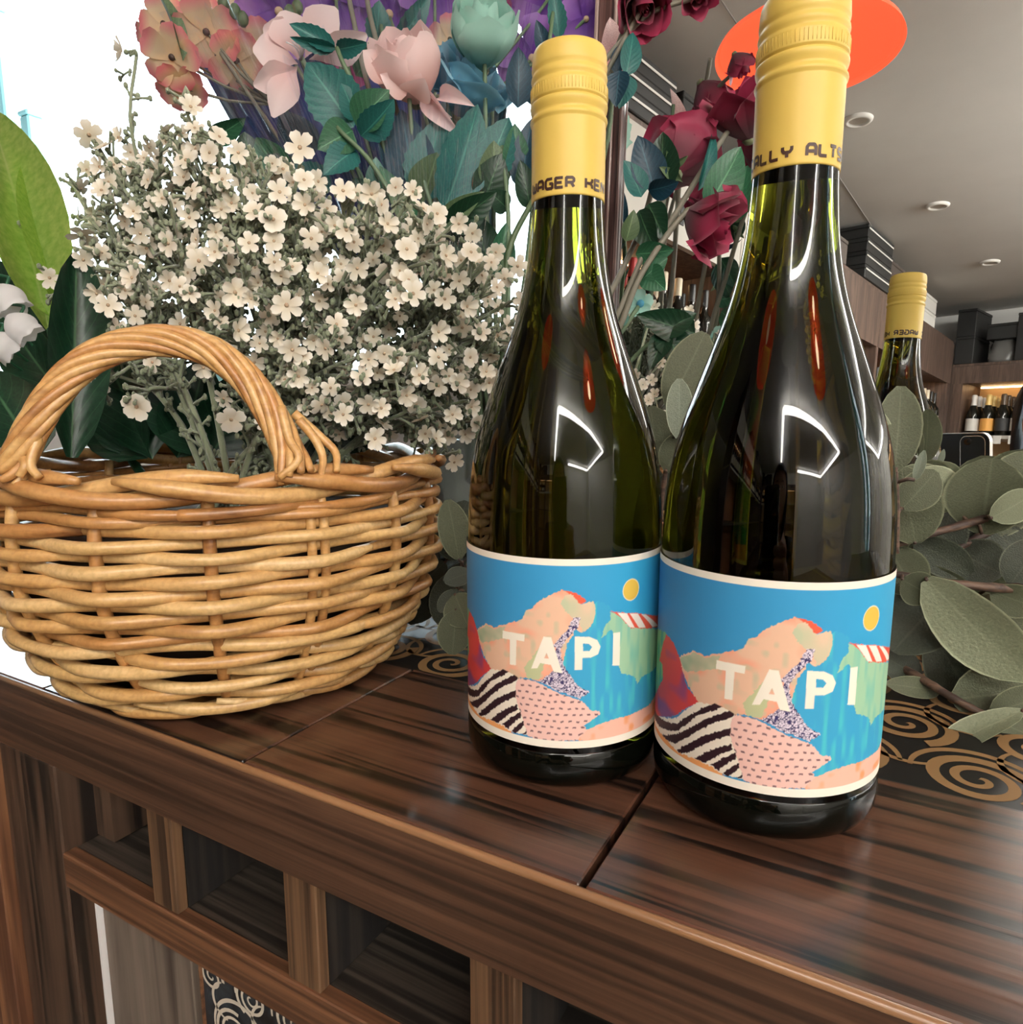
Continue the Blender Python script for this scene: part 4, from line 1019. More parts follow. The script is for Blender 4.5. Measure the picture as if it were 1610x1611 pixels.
make_hand(camp(.012, -.105, -.014), 1)
# head with a face, turned to the phone
def head():
    V = []; n_, m_ = 28, 20
    fd = (CAMO - HD).normalized(); yaw = math.atan2(-fd.x, fd.y)
    R3 = Matrix.Rotation(yaw, 3, 'Z')
    for j in range(m_ + 1):
        ph_ = PI * j / m_
        for i in range(n_):
            a = 2 * PI * i / n_; x = math.sin(ph_) * math.sin(a); y = math.sin(ph_) * math.cos(a); z = math.cos(ph_)
            X = .074 * x * (1 - .22 * max(0, -z)); Y = .094 * y; Z = .116 * z
            if y > 0:
                Y -= .006 * math.exp(-((z - .08) / .12) ** 2) * math.exp(-((abs(x) - .38) / .18) ** 2)          # eye sockets
                Y += .020 * math.exp(-(x / .13) ** 2) * math.exp(-((z + .17) / .14) ** 2) * (y ** 2)             # nose
                Y += .006 * math.exp(-(x / .30) ** 2) * math.exp(-((z + .48) / .07) ** 2)                         # lips
                Y += .008 * math.exp(-(x / .35) ** 2) * math.exp(-((z + .80) / .12) ** 2)                         # chin
            V.append(R3 @ Vector((X, Y, Z)) + HD)
    Fc = [(j * n_ + i, (j + 1) * n_ + i, (j + 1) * n_ + (i + 1) % n_, j * n_ + (i + 1) % n_) for j in range(m_) for i in range(n_)]
    loc_mb(MB().add(V, Fc), PO).obj('head', M['skin'], pe)
    for s in (-1, 1):
        loc_mb(MB().blob(R3 @ Vector((.028 * s, .0775, .009)) + HD, .0115, (1, .7, .75), 14, 10), PO).obj('eye', M['white'], pe)
        loc_mb(MB().blob(R3 @ Vector((.028 * s, .0845, .009)) + HD, .0052, (1, .4, 1), 12, 8), PO).obj('iris', M['eye'], pe)
        loc_mb(MB().tube([R3 @ Vector((.014 * s, .090, .027)) + HD, R3 @ Vector((.028 * s, .0885, .032)) + HD, R3 @ Vector((.044 * s, .080, .026)) + HD], [.0018, .0026, .0014], 6), PO).obj('eyebrow', M['hair'], pe)
        loc_mb(MB().blob(R3 @ Vector((.0745 * s, -.002, -.002)) + HD, .026, (.35, .62, 1.15), 12, 8), PO).obj('ear', M['skin'], pe)
    loc_mb(MB().tube([R3 @ Vector((x, .0935 - abs(x) * .25, -.055 - .002 * math.cos(x * 90))) + HD for x in (-.022, -.011, 0, .011, .022)], [.0015, .0036, .0040, .0036, .0015], 8), PO).obj('mouth', plain('lips', (.42, .12, .10), .4), pe)
    V = []; Fc = []
    for j in range(m_ + 1):
        ph_ = PI * .86 * j / m_
        for i in range(n_):
            a = 2 * PI * i / n_; y0 = math.cos(a)
            cut = (.30 if y0 > .35 else .86) * PI if y0 > .35 else .86 * PI
            p_ = min(ph_, cut * (1 if y0 <= .35 else 1)); x = math.sin(p_) * math.sin(a); y = math.sin(p_) * math.cos(a); z = math.cos(p_)
            r = 1.13 + .02 * math.sin(i * 3.1 + j)
            V.append(R3 @ Vector((.080 * x * r, .096 * y * r - .004, .116 * z * r + (0 if z > 0 else z * .05))) + HD)
    Fc = [(j * n_ + i, (j + 1) * n_ + i, (j + 1) * n_ + (i + 1) % n_, j * n_ + (i + 1) % n_) for j in range(m_) for i in range(n_)]
    loc_mb(MB().add(V, Fc), PO).obj('hair', M['hair'], pe)
head()

# ---------------------------------------------------------------- flowers
def petal_mb(w=.8, cup=.25, tipcurl=.0, notch=0., p=.55, nu=4, nv=5, base=.12, ruff=0.):
    V = []; U = []
    for j in range(nv + 1):
        v = j / nv; h = base + (1 - base) * math.sin(PI * min(1, v * .60 + .02)) ** 1.0 if v < .72 else base + (1 - base) * math.sqrt(max(0, 1 - ((v - .72) / .285) ** 2)) * .98
        for i in range(nu + 1):
            u = i / nu * 2 - 1
            y = v - notch * (1 - abs(u)) ** 2 * (v ** 6)
            V.append((u * h * w / 2, y, cup * (v ** 2) * .5 + cup * .6 * u * u * h * h * .5 - tipcurl * max(0, v - .55) ** 2 * 3 + ruff * math.sin(u * 7) * v ** 3)); U.append(((u * h + 1) / 2, v))
    return MB().add(V, [(j * (nu + 1) + i, j * (nu + 1) + i + 1, (j + 1) * (nu + 1) + i + 1, (j + 1) * (nu + 1) + i) for j in range(nv) for i in range(nu)], U)


def merge(dst, src, mat):
    dst.add([mat @ Vector(v) for v in src.v], src.f, src.uv); return dst


def small_flower(npet, cup, w, seed):
    r_ = random.Random(seed); mb = MB()
    for k in range(npet):
        a = 2 * PI * k / npet + r_.uniform(-.12, .12)
        m = Matrix.Rotation(a, 4, 'Z') @ Matrix.Translation((0, .04, 0)) @ Matrix.Diagonal((.46, .46 * r_.uniform(.9, 1.08), .46, 1)) @ Matrix.Rotation(r_.uniform(-.1, .25), 4, 'X')
        merge(mb, petal_mb(w, cup, .1, .08, nu=3, nv=4, base=.35), m)
    return mb
FLW = []
for s, (n_, c, w) in enumerate(((5, .3, .80), (6, .2, .68), (5, .7, .85), (5, -.15, .82), (6, .5, .7), (5, .1, 1.0))):
    me = small_flower(n_, c, w, s).mesh('flower', M['p_cream'])
    FLW.append(me)
eye_me = MB().blob((0, 0, .02), .075, (1, 1, .5), 6, 4).mesh('flower_eye', M['eye_tan'])

def orient(p, nrm, s, spin):
    q = Vector(nrm).normalized().to_track_quat('Z', 'Y').to_matrix().to_4x4()
    return Matrix.Translation(p) @ q @ Matrix.Rotation(spin, 4, 'Z') @ Matrix.Diagonal((s, s, s, 1))

big = [(192, 80, 42), (140, 212, 44), (165, 230, 36), (300, 168, 40), (283, 160, 30), (472, 232, 50), (293, 252, 44), (330, 240, 36), (235, 232, 34), (18, 356, 34), (130, 370, 46), (78, 437, 36), (208, 437, 42),
       (265, 383, 40), (313, 410, 42), (338, 396, 34), (170, 480, 40), (152, 462, 34), (370, 460, 46), (375, 520, 42), (395, 470, 30), (451, 480, 50), (460, 550, 44), (512, 548, 38), (430, 345, 44), (540, 300, 40), (440, 302, 40), (585, 305, 40),
       (610, 352, 36), (640, 392, 40), (490, 375, 38), (600, 322, 34), (500, 430, 36), (562, 422, 40), (650, 462, 44), (622, 470, 36), (702, 402, 36), (722, 352, 34), (690, 522, 38), (735, 482, 38), (782, 452, 34), (822, 472, 34),
       (660, 590, 38), (620, 582, 36), (580, 565, 34), (600, 642, 34), (540, 652, 36), (506, 637, 38), (580, 636, 38), (470, 592, 40), (570, 592, 36), (690, 562, 36), (740, 562, 34), (640, 622, 36), (722, 602, 34), (742, 640, 34),
       (712, 652, 34), (590, 690, 40), (715, 727, 34), (686, 690, 32), (770, 602, 34), (215, 640, 46), (352, 627, 34), (364, 660, 44), (240, 570, 36), (320, 578, 34), (158, 610, 32), (415, 665, 30), (800, 512, 32), (757, 522, 34),
       (700, 470, 36), (560, 480, 38), (530, 510, 36), (302, 300, 34), (350, 282, 38), (255, 312, 32), (210, 332, 32), (182, 322, 34), (392, 382, 36), (432, 412, 34), (672, 352, 34), (650, 302, 34), (545, 362, 38), (480, 322, 38),
       (400, 332, 36), (60, 545, 30), (520, 610, 32), (662, 660, 34), (345, 215, 34), (375, 240, 36), (265, 205, 30)]
def poly_in(x, y, P):
    r = False; j = len(P) - 1
    for i in range(len(P)):
        if (P[i][1] > y) != (P[j][1] > y) and x < (P[j][0] - P[i][0]) * (y - P[i][1]) / (P[j][1] - P[i][1]) + P[i][0]: r = not r
        j = i
    return r
REG = [(120, 300), (160, 215), (230, 215), (300, 190), (400, 240), (500, 285), (620, 290), (720, 350), (800, 400), (838, 440), (838, 500), (800, 570), (780, 630), (740, 680), (700, 700), (600, 680), (480, 690), (430, 600), (300, 530), (150, 540), (110, 450), (110, 360)]
def fdepth(x, y):
    dx = (x - 470) / 420; dy = (y - 450) / 320; s = max(0, 1 - dx * dx - dy * dy); return .435 - .085 * math.sqrt(s)
fl = []
for x, y, s in big: fl.append((x, y, fdepth(x, y) - .004, s))
tries = 0
while len(fl) < 370 and tries < 9000:
    tries += 1; x = random.uniform(90, 850); y = random.uniform(180, 720)
    if not poly_in(x, y, REG): continue
    if y > 560 and x < 450 and random.random() < .85: continue
    if any((x - a) ** 2 + (y - b) ** 2 < 17 ** 2 for a, b, _, _ in fl): continue
    fl.append((x, y, fdepth(x, y) + random.uniform(0, .05), random.uniform(25, 37)))
# group the heads into sprays by their place
NSP = 26
cen = [random.choice(fl)[:2] for _ in range(NSP)]
for _ in range(12):
    gr = [[] for _ in cen]
    for f in fl:
        k = min(range(NSP), key=lambda i: (f[0] - cen[i][0]) ** 2 + (f[1] - cen[i][1]) ** 2); gr[k].append(f)
    cen = [(sum(f[0] for f in g) / len(g), sum(f[1] for f in g) / len(g)) if g else (random.uniform(150, 800), random.uniform(250, 650)) for g in gr]
ROOT = BK + Vector((.015, .018, .088))
bushc = px(470, 460, .42)
def twiggy(mb, a, b, r, n_tw, rr_=.0009):
    """short knobbed side twigs along a -> b"""
    d = b - a; L = d.length
    for k in range(n_tw):
        s = random.uniform(.1, 1.0); p = a + d * s; q = Vector((random.gauss(0, 1), random.gauss(0, 1), random.gauss(0, .8))); q = (q.normalized() + d.normalized() * .9).normalized()
        l = random.uniform(.004, .013); e = p + q * l
        mb.tube([p, p + q * l * .6 + Vector((0, 0, .0006)), e], [rr_, rr_ * .8, rr_ * 1.25], 4)
        mb.blob(e, rr_ * random.uniform(1.4, 2.1), (1, 1, 1.2), 4, 3)
        if random.random() < .6:
            w = (q + Vector((random.gauss(0, .7), random.gauss(0, .7), random.gauss(0, .7)))).normalized(); e2 = p + q * l * .5 + w * l * .5
            mb.tube([p + q * l * .5, e2], [rr_ * .8, rr_], 4, caps=False); mb.blob(e2, rr_ * 1.5, (1, 1, 1.1), 4, 3)
ordr = sorted(range(NSP), key=lambda i: cen[i][1]); ROWOF = {}; NTH = {}
for q4 in range(4):
    rowg = sorted(ordr[q4 * 7:(q4 + 1) * 7], key=lambda i: cen[i][0])
    for n4, gi in enumerate(rowg): ROWOF[gi] = q4; NTH[gi] = n4
for gi, g in enumerate(gr):
    if not g: continue
    cx_, cy_ = cen[gi]
    rowi = ROWOF[gi]; nth = NTH[gi]
    if cy_ < 170: lab = 'tall sprig of cream artificial baby\'s breath rising highest against the bright window'
    elif cx_ < 110 and cy_ < 450: lab = 'sprig of cream baby\'s breath reaching out left over the bright green leaf'
    else: lab = 'cream baby\'s breath sprig in the %s part of the bush, %s from the left' % (('top', 'upper', 'lower', 'bottom')[rowi], ('first', 'second', 'third', 'fourth', 'fifth', 'sixth', 'seventh', 'eighth', 'ninth', 'tenth')[nth])
    grp = 'baby\'s breath sprigs in the wicker basket'
    rt = ROOT + Vector((random.uniform(-.035, .035), random.uniform(-.03, .03), 0))
    t = empty('baby_breath_sprig', rt, lab, 'flower', grp)
    c3 = px(cx_, cy_, fdepth(cx_, cy_) + .03)
    fork = rt.lerp(c3, .62) + Vector((0, 0, .012)); stem = MB()
    mid = rt.lerp(fork, .5) + Vector((random.uniform(-.006, .006), random.uniform(-.006, .006), .008))
    sp = smoothpath([rt, mid, fork, rt.lerp(c3, .85) + Vector((0, 0, .008))], 5)
    stem.tube(sp, [.0021 - .0011 * i / len(sp) for i in range(len(sp))], 6); fol = MB()
    for i in range(len(sp) - 1): twiggy(fol, sp[i], sp[i + 1], .001, 2)
    for (x, y, d, s) in g:
        P = px(x, y, d); a = random.choice(sp[len(sp) // 2:]); q = (P - a)
        m1 = a + q * .5 + Vector((random.uniform(-.004, .004), random.uniform(-.004, .004), random.uniform(-.002, .006)))
        out = (P - bushc).normalized(); vd = (CAMO - P).normalized()
        nrm = (vd * random.uniform(.55, 1.1) + out * .5 + Vector((random.gauss(0, .35), random.gauss(0, .35), random.gauss(0, .35)))).normalized()
        neck = P - nrm * .004
        br_ = smoothpath([a, m1, neck - nrm * .004, neck], 3)
        stem.tube(br_, [.0011] * (len(br_) - 2) + [.0012, .0018], 5)
        stem.blob(P - nrm * .0022, .0017, (1, 1, 1), 5, 4)
        twiggy(fol, a, m1, .001, 6); twiggy(fol, m1, neck, .001, 6)
        sz = s * d / F * .5 / .50
        f = link('flower', random.choice(FLW), t, orient(P - rt, nrm, sz, random.uniform(0, 6)))
        link('flower_eye', eye_me, f)
    loc_mb(stem, rt).obj('stem', M['flock'], t); loc_mb(fol, rt).obj('foliage', M['flock'], t, kind='stuff')

# ---------------------------------------------------------------- vase and wrapped bouquet
vc = px(772, 636, .475); VZ = .128
va = empty('flower_vase', (vc.x, vc.y, 0), 'square frosted grey vase between the basket and the left bottle', 'vase')
vm = MB(); h2 = .036
ringz = [(h2 * .86, .0015), (h2 * .9, .0005), (h2, VZ), (h2 - .003, VZ + .0006), (h2 - .004, VZ - .001), (h2 * .84, .008)]
V = []
for hw, z in ringz:
    for (sx_, sy_) in ((1, 1), (-1, 1), (-1, -1), (1, -1)):
        for (ax_, ay_) in (((1, .82), (.94, .94), (.82, 1)) if sx_ * sy_ > 0 else ((.82, 1), (.94, .94), (1, .82))): V.append((sx_ * hw * ax_, sy_ * hw * ay_, z))
m_ = 12
vm.add(V, [(j * m_ + i, j * m_ + (i + 1) % m_, (j + 1) * m_ + (i + 1) % m_, (j + 1) * m_ + i) for j in range(len(ringz) - 1) for i in range(m_)] + [tuple(range(m_))[::-1], tuple(5 * m_ + i for i in range(m_))])
vo = vm.obj('vase_body', M['vase'], va, False); vo.rotation_euler.z = .35
rb = MB(); V = []
VT = Vector((vc.x, vc.y, VZ - .03))


def flower_thing(name, label, cat, head, d, stem_via=None, stem_mat='stem_green', r=.0016, group=None, root=None):
    """Empty at the head's place; stem runs from the vase mouth to the head"""
    H = px(*head, d); root = Vector(root) if root is not None else VT + Vector((random.uniform(-.014, .014), random.uniform(-.014, .014), 0))
    t = empty(name, H, label, cat, group)
    via = [px(*v) for v in stem_via] if stem_via else [root.lerp(H, .5) + Vector((0, 0, .012))]
    P = smoothpath([root] + via + [H], 7); loc_mb(MB().tube(P, [r * (1.2 - .3 * i / len(P)) for i in range(len(P))], 7), H).obj('stem', M[stem_mat], t)
    return t, H


def rose(t, R, mat, face, openness=.5, seed=0, layers=3, sepals=True):
    point = .34 if mat == 'p_crimson' else .10
    """cupped petals in layers around the axis `face`; each petal a part"""
    r_ = random.Random(seed); q = Vector(face).normalized().to_track_quat('Z', 'Y').to_matrix().to_4x4()
    for l in range(layers):
        f = (l + 1) / layers; n_ = (3, 4, 5)[min(2, l + 3 - layers)]; 
        mb = MB(); V = []; U = []; nu, nv = 8, 8; span = (2 * PI / n_) * 1.45
        for j in range(nv + 1):
            v = j / nv
            for i in range(nu + 1):
                u = i / nu * 2 - 1; edge = math.sqrt(max(0, 1 - abs(u) ** 3.0 * min(1, (v * 1.15) ** 3)))
                a = u * span / 2; rad = R * (.12 + (.30 + .62 * f) * math.sin(min(1, v * 1.25) * PI / 2) ** .9)
                z = R * (-.95 + (1.62 - .30 * f * openness) * v * (1 - .22 * (1 - edge)) * (1 + point * (1 - abs(u)) * v ** 4 - point * .5 * v ** 4) + .05 * math.sin(u * 6 + l) * v ** 3)
                lip = max(0, v - .78) / .22; rad += R * (.26 * f * openness) * lip ** 1.6 * (1 + .3 * math.cos(u * 3)); z -= R * .16 * f * openness * lip ** 2 + R * .16 * abs(u) ** 2.5 * v
                rad *= 1 + .06 * math.sin(u * 5 + l * 2) * v ** 2
                if openness < .5: rad *= 1 - .22 * v ** 2
                if l == 0: rad *= (1 - .35 * v)
                V.append((rad * math.sin(a), rad * math.cos(a), z)); U.append((i / nu, v))
        mb.add(V, [(j * (nu + 1) + i, j * (nu + 1) + i + 1, (j + 1) * (nu + 1) + i + 1, (j + 1) * (nu + 1) + i) for j in range(nv) for i in range(nu)], U)
        me = mb.mesh('petal', M[mat])
        for k in range(n_):
            link('petal', me, t, q @ Matrix.Rotation(2 * PI * k / n_ + l * .9 + r_.uniform(-.2, .2), 4, 'Z') @ Matrix.Rotation(r_.uniform(-.06, .12 * f + .02), 4, 'X') @ Matrix.Diagonal((1, 1, r_.uniform(.95, 1.05), 1)))
    # tight heart
    hb = MB(); V = []; U = []
    for j in range(9):
        for i in range(25): 
            a = i / 24 * 4.2 * PI; rad = R * (.07 + .25 * i / 24) * (1 - .25 * j / 8); V.append((rad * math.sin(a), rad * math.cos(a), R * (-.6 + 1.22 * j / 8 - .10 * i / 24))); U.append((i / 24, j / 8))
    hb.add(V, [(j * 25 + i, j * 25 + i + 1, (j + 1) * 25 + i + 1, (j + 1) * 25 + i) for j in range(8) for i in range(24)], U); h = hb.obj('heart', M[mat], t); h.matrix_local = q
    if sepals:
        c = MB().lathe([(.001, -1.12 * R), (R * .16, -1.08 * R), (R * .24, -.96 * R), (R * .15, -.88 * R)], 10, close=False)
        for k in range(5): merge(c, leaf_mb(.22, -.5, .1, shape='spear', nu=2, nv=5), Matrix.Rotation(2 * PI * k / 5, 4, 'Z') @ Matrix.Translation((0, R * .12, -.98 * R)) @ Matrix.Rotation(.9 + .3 * r_.random(), 4, 'X') @ Matrix.Diagonal((R * .85, R * .85, R * .85, 1)))
        o = c.obj('sepals', M['calyx'], t); o.matrix_local = q


def blossom(t, n_, R, mat, face, w=.95, cup=.25, spin=0, eye='eye', eyer=.11, off=(0, 0, 0), tip=.2, ruff=.02, name='petal'):
    q = orient(Vector(off), face, R, spin); me = petal_mb(w, cup, tip, .05, nu=5, nv=6, base=.22, ruff=ruff).mesh(name, M[mat])
    for k in range(n_): link(name, me, t, q @ Matrix.Rotation(2 * PI * k / n_ + .12 * math.sin(k * 2.7), 4, 'Z') @ Matrix.Translation((0, .02, .012 * (k % 2))) @ Matrix.Rotation(.10 * math.cos(k * 1.9), 4, 'X'))
    if eye: e = MB().blob((0, 0, .05), eyer, (1, 1, .6), 10, 6).obj('flower_eye', M[eye], t); e.matrix_local = q


def vd(x, y, d, dx=0, dy=0, dz=0):
    return (CAMO - px(x, y, d)).normalized() + RT * dx + UP * dy + Vector((0, 0, dz))


# peach blossoms with pink tips: one branch, each blossom its own petals
BD = .50
def pR(n, d=BD): return n * d / F
tp, Hp = flower_thing('blossom_branch', 'branch of peach blossoms with pink tipped petals at the top left of the bouquet', 'flower', (325, 50), BD, [(700, 560, .50), (470, 260, .51)], 'stem_grey')
for i, (x, y, r, sp_, d, dx, dy) in enumerate(((325, 50, 50, .3, .495, -.1, -.2), (271, 90, 46, .9, .49, -.4, -.1), (258, 38, 44, .2, .515, -.5, .4), (300, 10, 44, 1.2, .52, 0, .6), (372, 95, 46, 2.2, .51, .3, -.5), (286, 138, 40, .5, .505, -.3, -.8), (240, 60, 34, 1.0, .53, -.9, 0), (405, 70, 40, .2, .525, .3, -.3), (352, 12, 42, .6, .53, .1, .5))):
    P = px(x, y, d); blossom(tp, 5, pR(r), 'p_peach', vd(x, y, d, dx, dy), spin=sp_, off=P - Hp, cup=.28)
    loc_mb(MB().tube([P, P.lerp(px(430, 160, .52), .5) + Vector((0, 0, -.004)), px(430, 165, .52)], .0011, 5), Hp).obj('twig', M['stem_grey'], tp)
for i, (x, y) in enumerate(((370, 18), (352, 5), (382, 30), (468, 12), (456, 20))): loc_mb(MB().blob(px(x, y, .49), pR(9), (1, 1, 1.3), 8, 6), Hp).obj('bud', M['leaf_olive'], tp)
pleaf(tp, 'leaf_olive', (290, 95), (245, -40), 26, .485, .48, roll=.9, shape='spear', org=Hp)

# violet flowers along the top
for i, (x, y, r, d, dx, dy, lab) in enumerate(((440, 18, 66, .53, -.2, -.2, 'violet flower between the peach blossoms and the pink lily'), (395, -10, 55, .56, 0, -.3, 'violet flower at the top edge behind the peach blossoms'), (528, -8, 70, .54, .1, -.5, 'violet flower at the top edge above the pink lily'),
                                              (612, 22, 62, .56, .1, -.1, 'violet flower above the pale pink rose'), (684, -14, 60, .55, 0, -.4, 'violet flower at the top edge left of the mint rose'), (838, 92, 58, .55, -.3, .1, 'violet flower between the mint rose and the left bottle cap'),
                                              (868, -8, 66, .54, .2, -.4, 'violet flower at the top edge above the left bottle cap'), (922, 30, 44, .52, .3, 0, 'violet flower right behind the top of the left bottle cap'))):
    t, H = flower_thing('violet_flower', lab, 'flower', (x, y), d, [(740, 480, .50), (690, 250, .53)] if x > 600 else [(700, 540, .52), (560, 260, .54)], 'stem_green', .0014, 'violet flowers along the top of the bouquet')
    blossom(t, 5, pR(r, d), 'p_purple', vd(x, y, d, dx, dy), spin=i * .7, cup=.5, eye='eye_tan', ruff=.04, tip=.3)
t, H = flower_thing('magenta_flower', 'dusky magenta flower behind the pale pink rose', 'flower', (545, 95), .54, [(700, 540, .52), (600, 300, .54)]); blossom(t, 6, pR(40, .54), 'p_magenta', vd(545, 95, .54, 0, -.3), cup=.5)
t, H = flower_thing('magenta_flower', 'dusky magenta flower above the mint rose at the top edge', 'flower', (775, -14), .56, [(780, 480, .50), (775, 200, .54)]); blossom(t, 6, pR(54, .56), 'p_magenta', vd(775, 5, .56, 0, -.3), cup=.4)

# blush pink lily
t, H = flower_thing('pink_lily', 'blush pink lily with pointed petals, left of the pale pink rose', 'flower', (474, 92), .475, [(710, 520, .50), (560, 280, .50)])
for b, tp_, w, rl in (((470, 95), (447, 18), 62, .2), ((478, 92), (524, 12), 58, -.4), ((485, 95), (572, 62), 46, .3), ((470, 100), (402, 74), 58, .5), ((470, 105), (408, 135), 46, -.3), ((468, 105), (432, 172), 44, .2), ((455, 70), (420, 45), 50, .1)):
    pleaf(t, 'p_pink', b, tp_, w * 1.15, .472, .452, roll=rl, shape='petal', curl=.3, fold=.10, org=H, name='petal')
for k in range(5): loc_mb(MB().tube(smoothpath([px(474, 95, .472), px(466 + k * 4, 75 - k, .455), px(450 + k * 10, 66, .45)], 3), .0005, 5), H).obj('stamen', M['p_white'], t)

# pale pink rose
t, H = flower_thing('pink_rose', 'pale pink rose in full view left of the mint rose', 'flower', (640, 100), .455, [(700, 480, .48), (655, 260, .47)]); rose(t, pR(60, .455), 'p_rose', UP * .62 - RT * .2 - FW * .75, .30, 3)
for b, tp_, w, rl in (((610, 130), (574, 76), 62, .5), ((640, 150), (600, 116), 40, .2), ((645, 148), (668, 128), 62, .6)): pleaf(t, 'p_rose', b, tp_, w, .452, .440, roll=rl, shape='rose', curl=.3, fold=.25, org=H, name='petal')
t, H = flower_thing('pink_petal_flower', 'blush pink half opened bud drooping below the soft blue rose', 'flower', (690, 150), .47, [(730, 480, .50), (735, 300, .49), (690, 180, .48)])
pleaf(t, 'p_pink', (672, 148), (720, 212), 34, .468, .46, roll=.3, shape='rose', curl=.3, fold=.3, org=H, name='petal'); pleaf(t, 'p_pink', (690, 152), (742, 162), 30, .468, .455, roll=-.4, shape='rose', curl=.3, fold=.3, org=H, name='petal'); pleaf(t, 'p_rose', (680, 150), (704, 186), 30, .470, .462, roll=.9, shape='rose', curl=.3, fold=.3, org=H, name='petal')
# mint rose, soft blue rose
t, H = flower_thing('mint_rose', 'mint green rose at the top of the bouquet', 'flower', (762, 48), .46, [(770, 480, .48), (765, 230, .48)]); rose(t, pR(58, .46), 'p_mint', UP * .6 + RT * .1 - FW * .7, .35, 5)
t, H = flower_thing('blue_rose', 'soft blue rose just below the mint rose', 'flower', (742, 128), .485, [(765, 480, .50), (750, 280, .49)]); rose(t, pR(56, .485), 'p_blue', UP * .6 + RT * .4 - FW * .6, .95, 8)
t, H = flower_thing('blue_rose', 'small soft blue bud between the pink rose and blue rose', 'flower', (702, 112), .49, [(745, 480, .50), (715, 280, .49)]); rose(t, pR(32, .49), 'p_blue', vd(700, 110, .49, -.3, .5), .6, 12, 2)
t, H = flower_thing('orange_blossom', 'orange red blossom peeping out between pink rose and mint rose', 'flower', (708, 62), .52, [(750, 480, .50), (720, 260, .52)]); blossom(t, 5, pR(34, .52), 'p_peach', vd(708, 62, .52, 0, .2), cup=.3)
# spotted lily behind the left cap
t, H = flower_thing('spotted_lily', 'pale pink lily with dark red spots, right behind the left bottle cap', 'flower', (968, 60), .45, [(860, 480, .46), (950, 250, .46)])
for b, tp_, w, rl in (((968, 150), (962, 20), 52, .2), ((962, 140), (935, 70), 40, .5)): pleaf(t, 'p_spot', b, tp_, w, .452, .445, roll=rl, shape='rose', curl=.2, fold=.15, org=H, name='petal')

# crimson roses in front of the mirror
MDp = .425
t, H = flower_thing('crimson_rose', 'crimson rose seen from behind, left of the two other crimson roses', 'flower', (1068, 246), MDp + .018, [(935, 560, .43), (1000, 430, .425)], 'stem_grey', .0018)
rose(t, pR(52, MDp), 'p_crimson', UP * .9 + FW * .5 + RT * .25, .95, 21)
t, H = flower_thing('crimson_rose', 'crimson rose hanging lowest, facing the right bottle neck', 'flower', (1122, 352), MDp - .01, [(940, 570, .43), (1010, 430, .42), (1085, 330, .418)], 'stem_grey', .0018)
rose(t, pR(46, MDp), 'p_crimson', RT * .8 - UP * .5 - FW * .35, 1.0, 22)
t, H = flower_thing('crimson_rose', 'crimson rose half hidden by the right bottle cap', 'flower', (1172, 168), MDp, [(940, 560, .44), (1020, 410, .43), (1110, 260, .43)], 'stem_grey', .0018)
rose(t, pR(50, MDp), 'p_crimson', UP * .9 - RT * .3 - FW * .4, .9, 23)
for b, tp_, w, mt, rl, d in (((1110, 330), (1175, 225), 70, 'leaf_green', .3, .42), ((1165, 345), (1172, 255), 60, 'leaf_green', -.4, .425), ((1100, 300), (1130, 200), 26, 'leaf_teal', .5, .425)): pleaf(t, mt, b, tp_, w, d, roll=rl, org=H)
t, H = flower_thing('crimson_rose', 'dark crimson bud at the top edge between the two bottle caps', 'flower', (1012, 12), MDp, [(860, 500, .45), (895, 250, .44), (965, 95, .43)], 'stem_grey', .0016); rose(t, pR(36, MDp), 'p_crimson', vd(1012, 12, MDp, .3, -.5), .6, 24)
for b, tp_, w, mt, rl, d in (((985, 120), (1000, 45), 40, 'leaf_teal', .3, .42), ((970, 118), (992, 50), 36, 'leaf_navy', -.5, .43), ((975, 110), (968, 165), 44, 'leaf_navy', .3, .415), ((990, 118), (975, 168), 40, 'leaf_teal', 0, .418)): pleaf(t, mt, b, tp_, w, d, roll=rl, org=H)
t, H = flower_thing('crimson_rose', 'small crimson petals at the top edge left of the right bottle cap', 'flower', (1098, -6), MDp, [(865, 500, .45), (900, 200, .44), (1000, 40, .43)], 'stem_grey', .0016); rose(t, pR(24, MDp), 'p_crimson', vd(1098, -6, MDp, .3, -.8), .6, 25, 2)

# dark leafy stem of the crimson roses
t, H = flower_thing('rose_foliage', 'leafy dark green rose stem in front of the mirror frame', 'leaf', (1040, 240), .44, [(900, 560, .44), (1000, 380, .44)], 'stem_grey', .0018)
for b, tp_, w, mt, rl in (((1030, 300), (1005, 210), 62, 'leaf_navy', .2), ((1045, 300), (1040, 205), 66, 'leaf_dark', -.3), ((1062, 262), (1082, 246), 12, 'leaf_olive', .2), ((1060, 268), (1072, 285), 11, 'leaf_olive', .2), ((1054, 262), (1050, 238), 12, 'leaf_olive', .2), ((1066, 285), (1040, 262), 20, 'leaf_olive', .4), ((1010, 310), (985, 250), 46, 'leaf_teal', .5), ((1020, 320), (1045, 375), 50, 'leaf_dark', .1), ((1005, 330), (1030, 398), 50, 'leaf_dark', .4), ((1020, 300), (1068, 290), 44, 'leaf_navy', .6),
                          ((1000, 400), (1060, 395), 44, 'leaf_green', .3), ((1010, 440), (1050, 405), 36, 'leaf_green', -.2), ((1015, 425), (1045, 455), 48, 'leaf_green', .1), ((985, 380), (1000, 330), 34, 'leaf_olive', .4)):
    pleaf(t, mt, b, tp_, w, .425, .417, roll=rl, org=H)
t, H = flower_thing('rose_foliage', 'dark green trio of leaves just above the eucalyptus between the bottles', 'leaf', (1050, 520), .40, [(930, 640, .42), (1000, 560, .41)], 'stem_green', .0014)
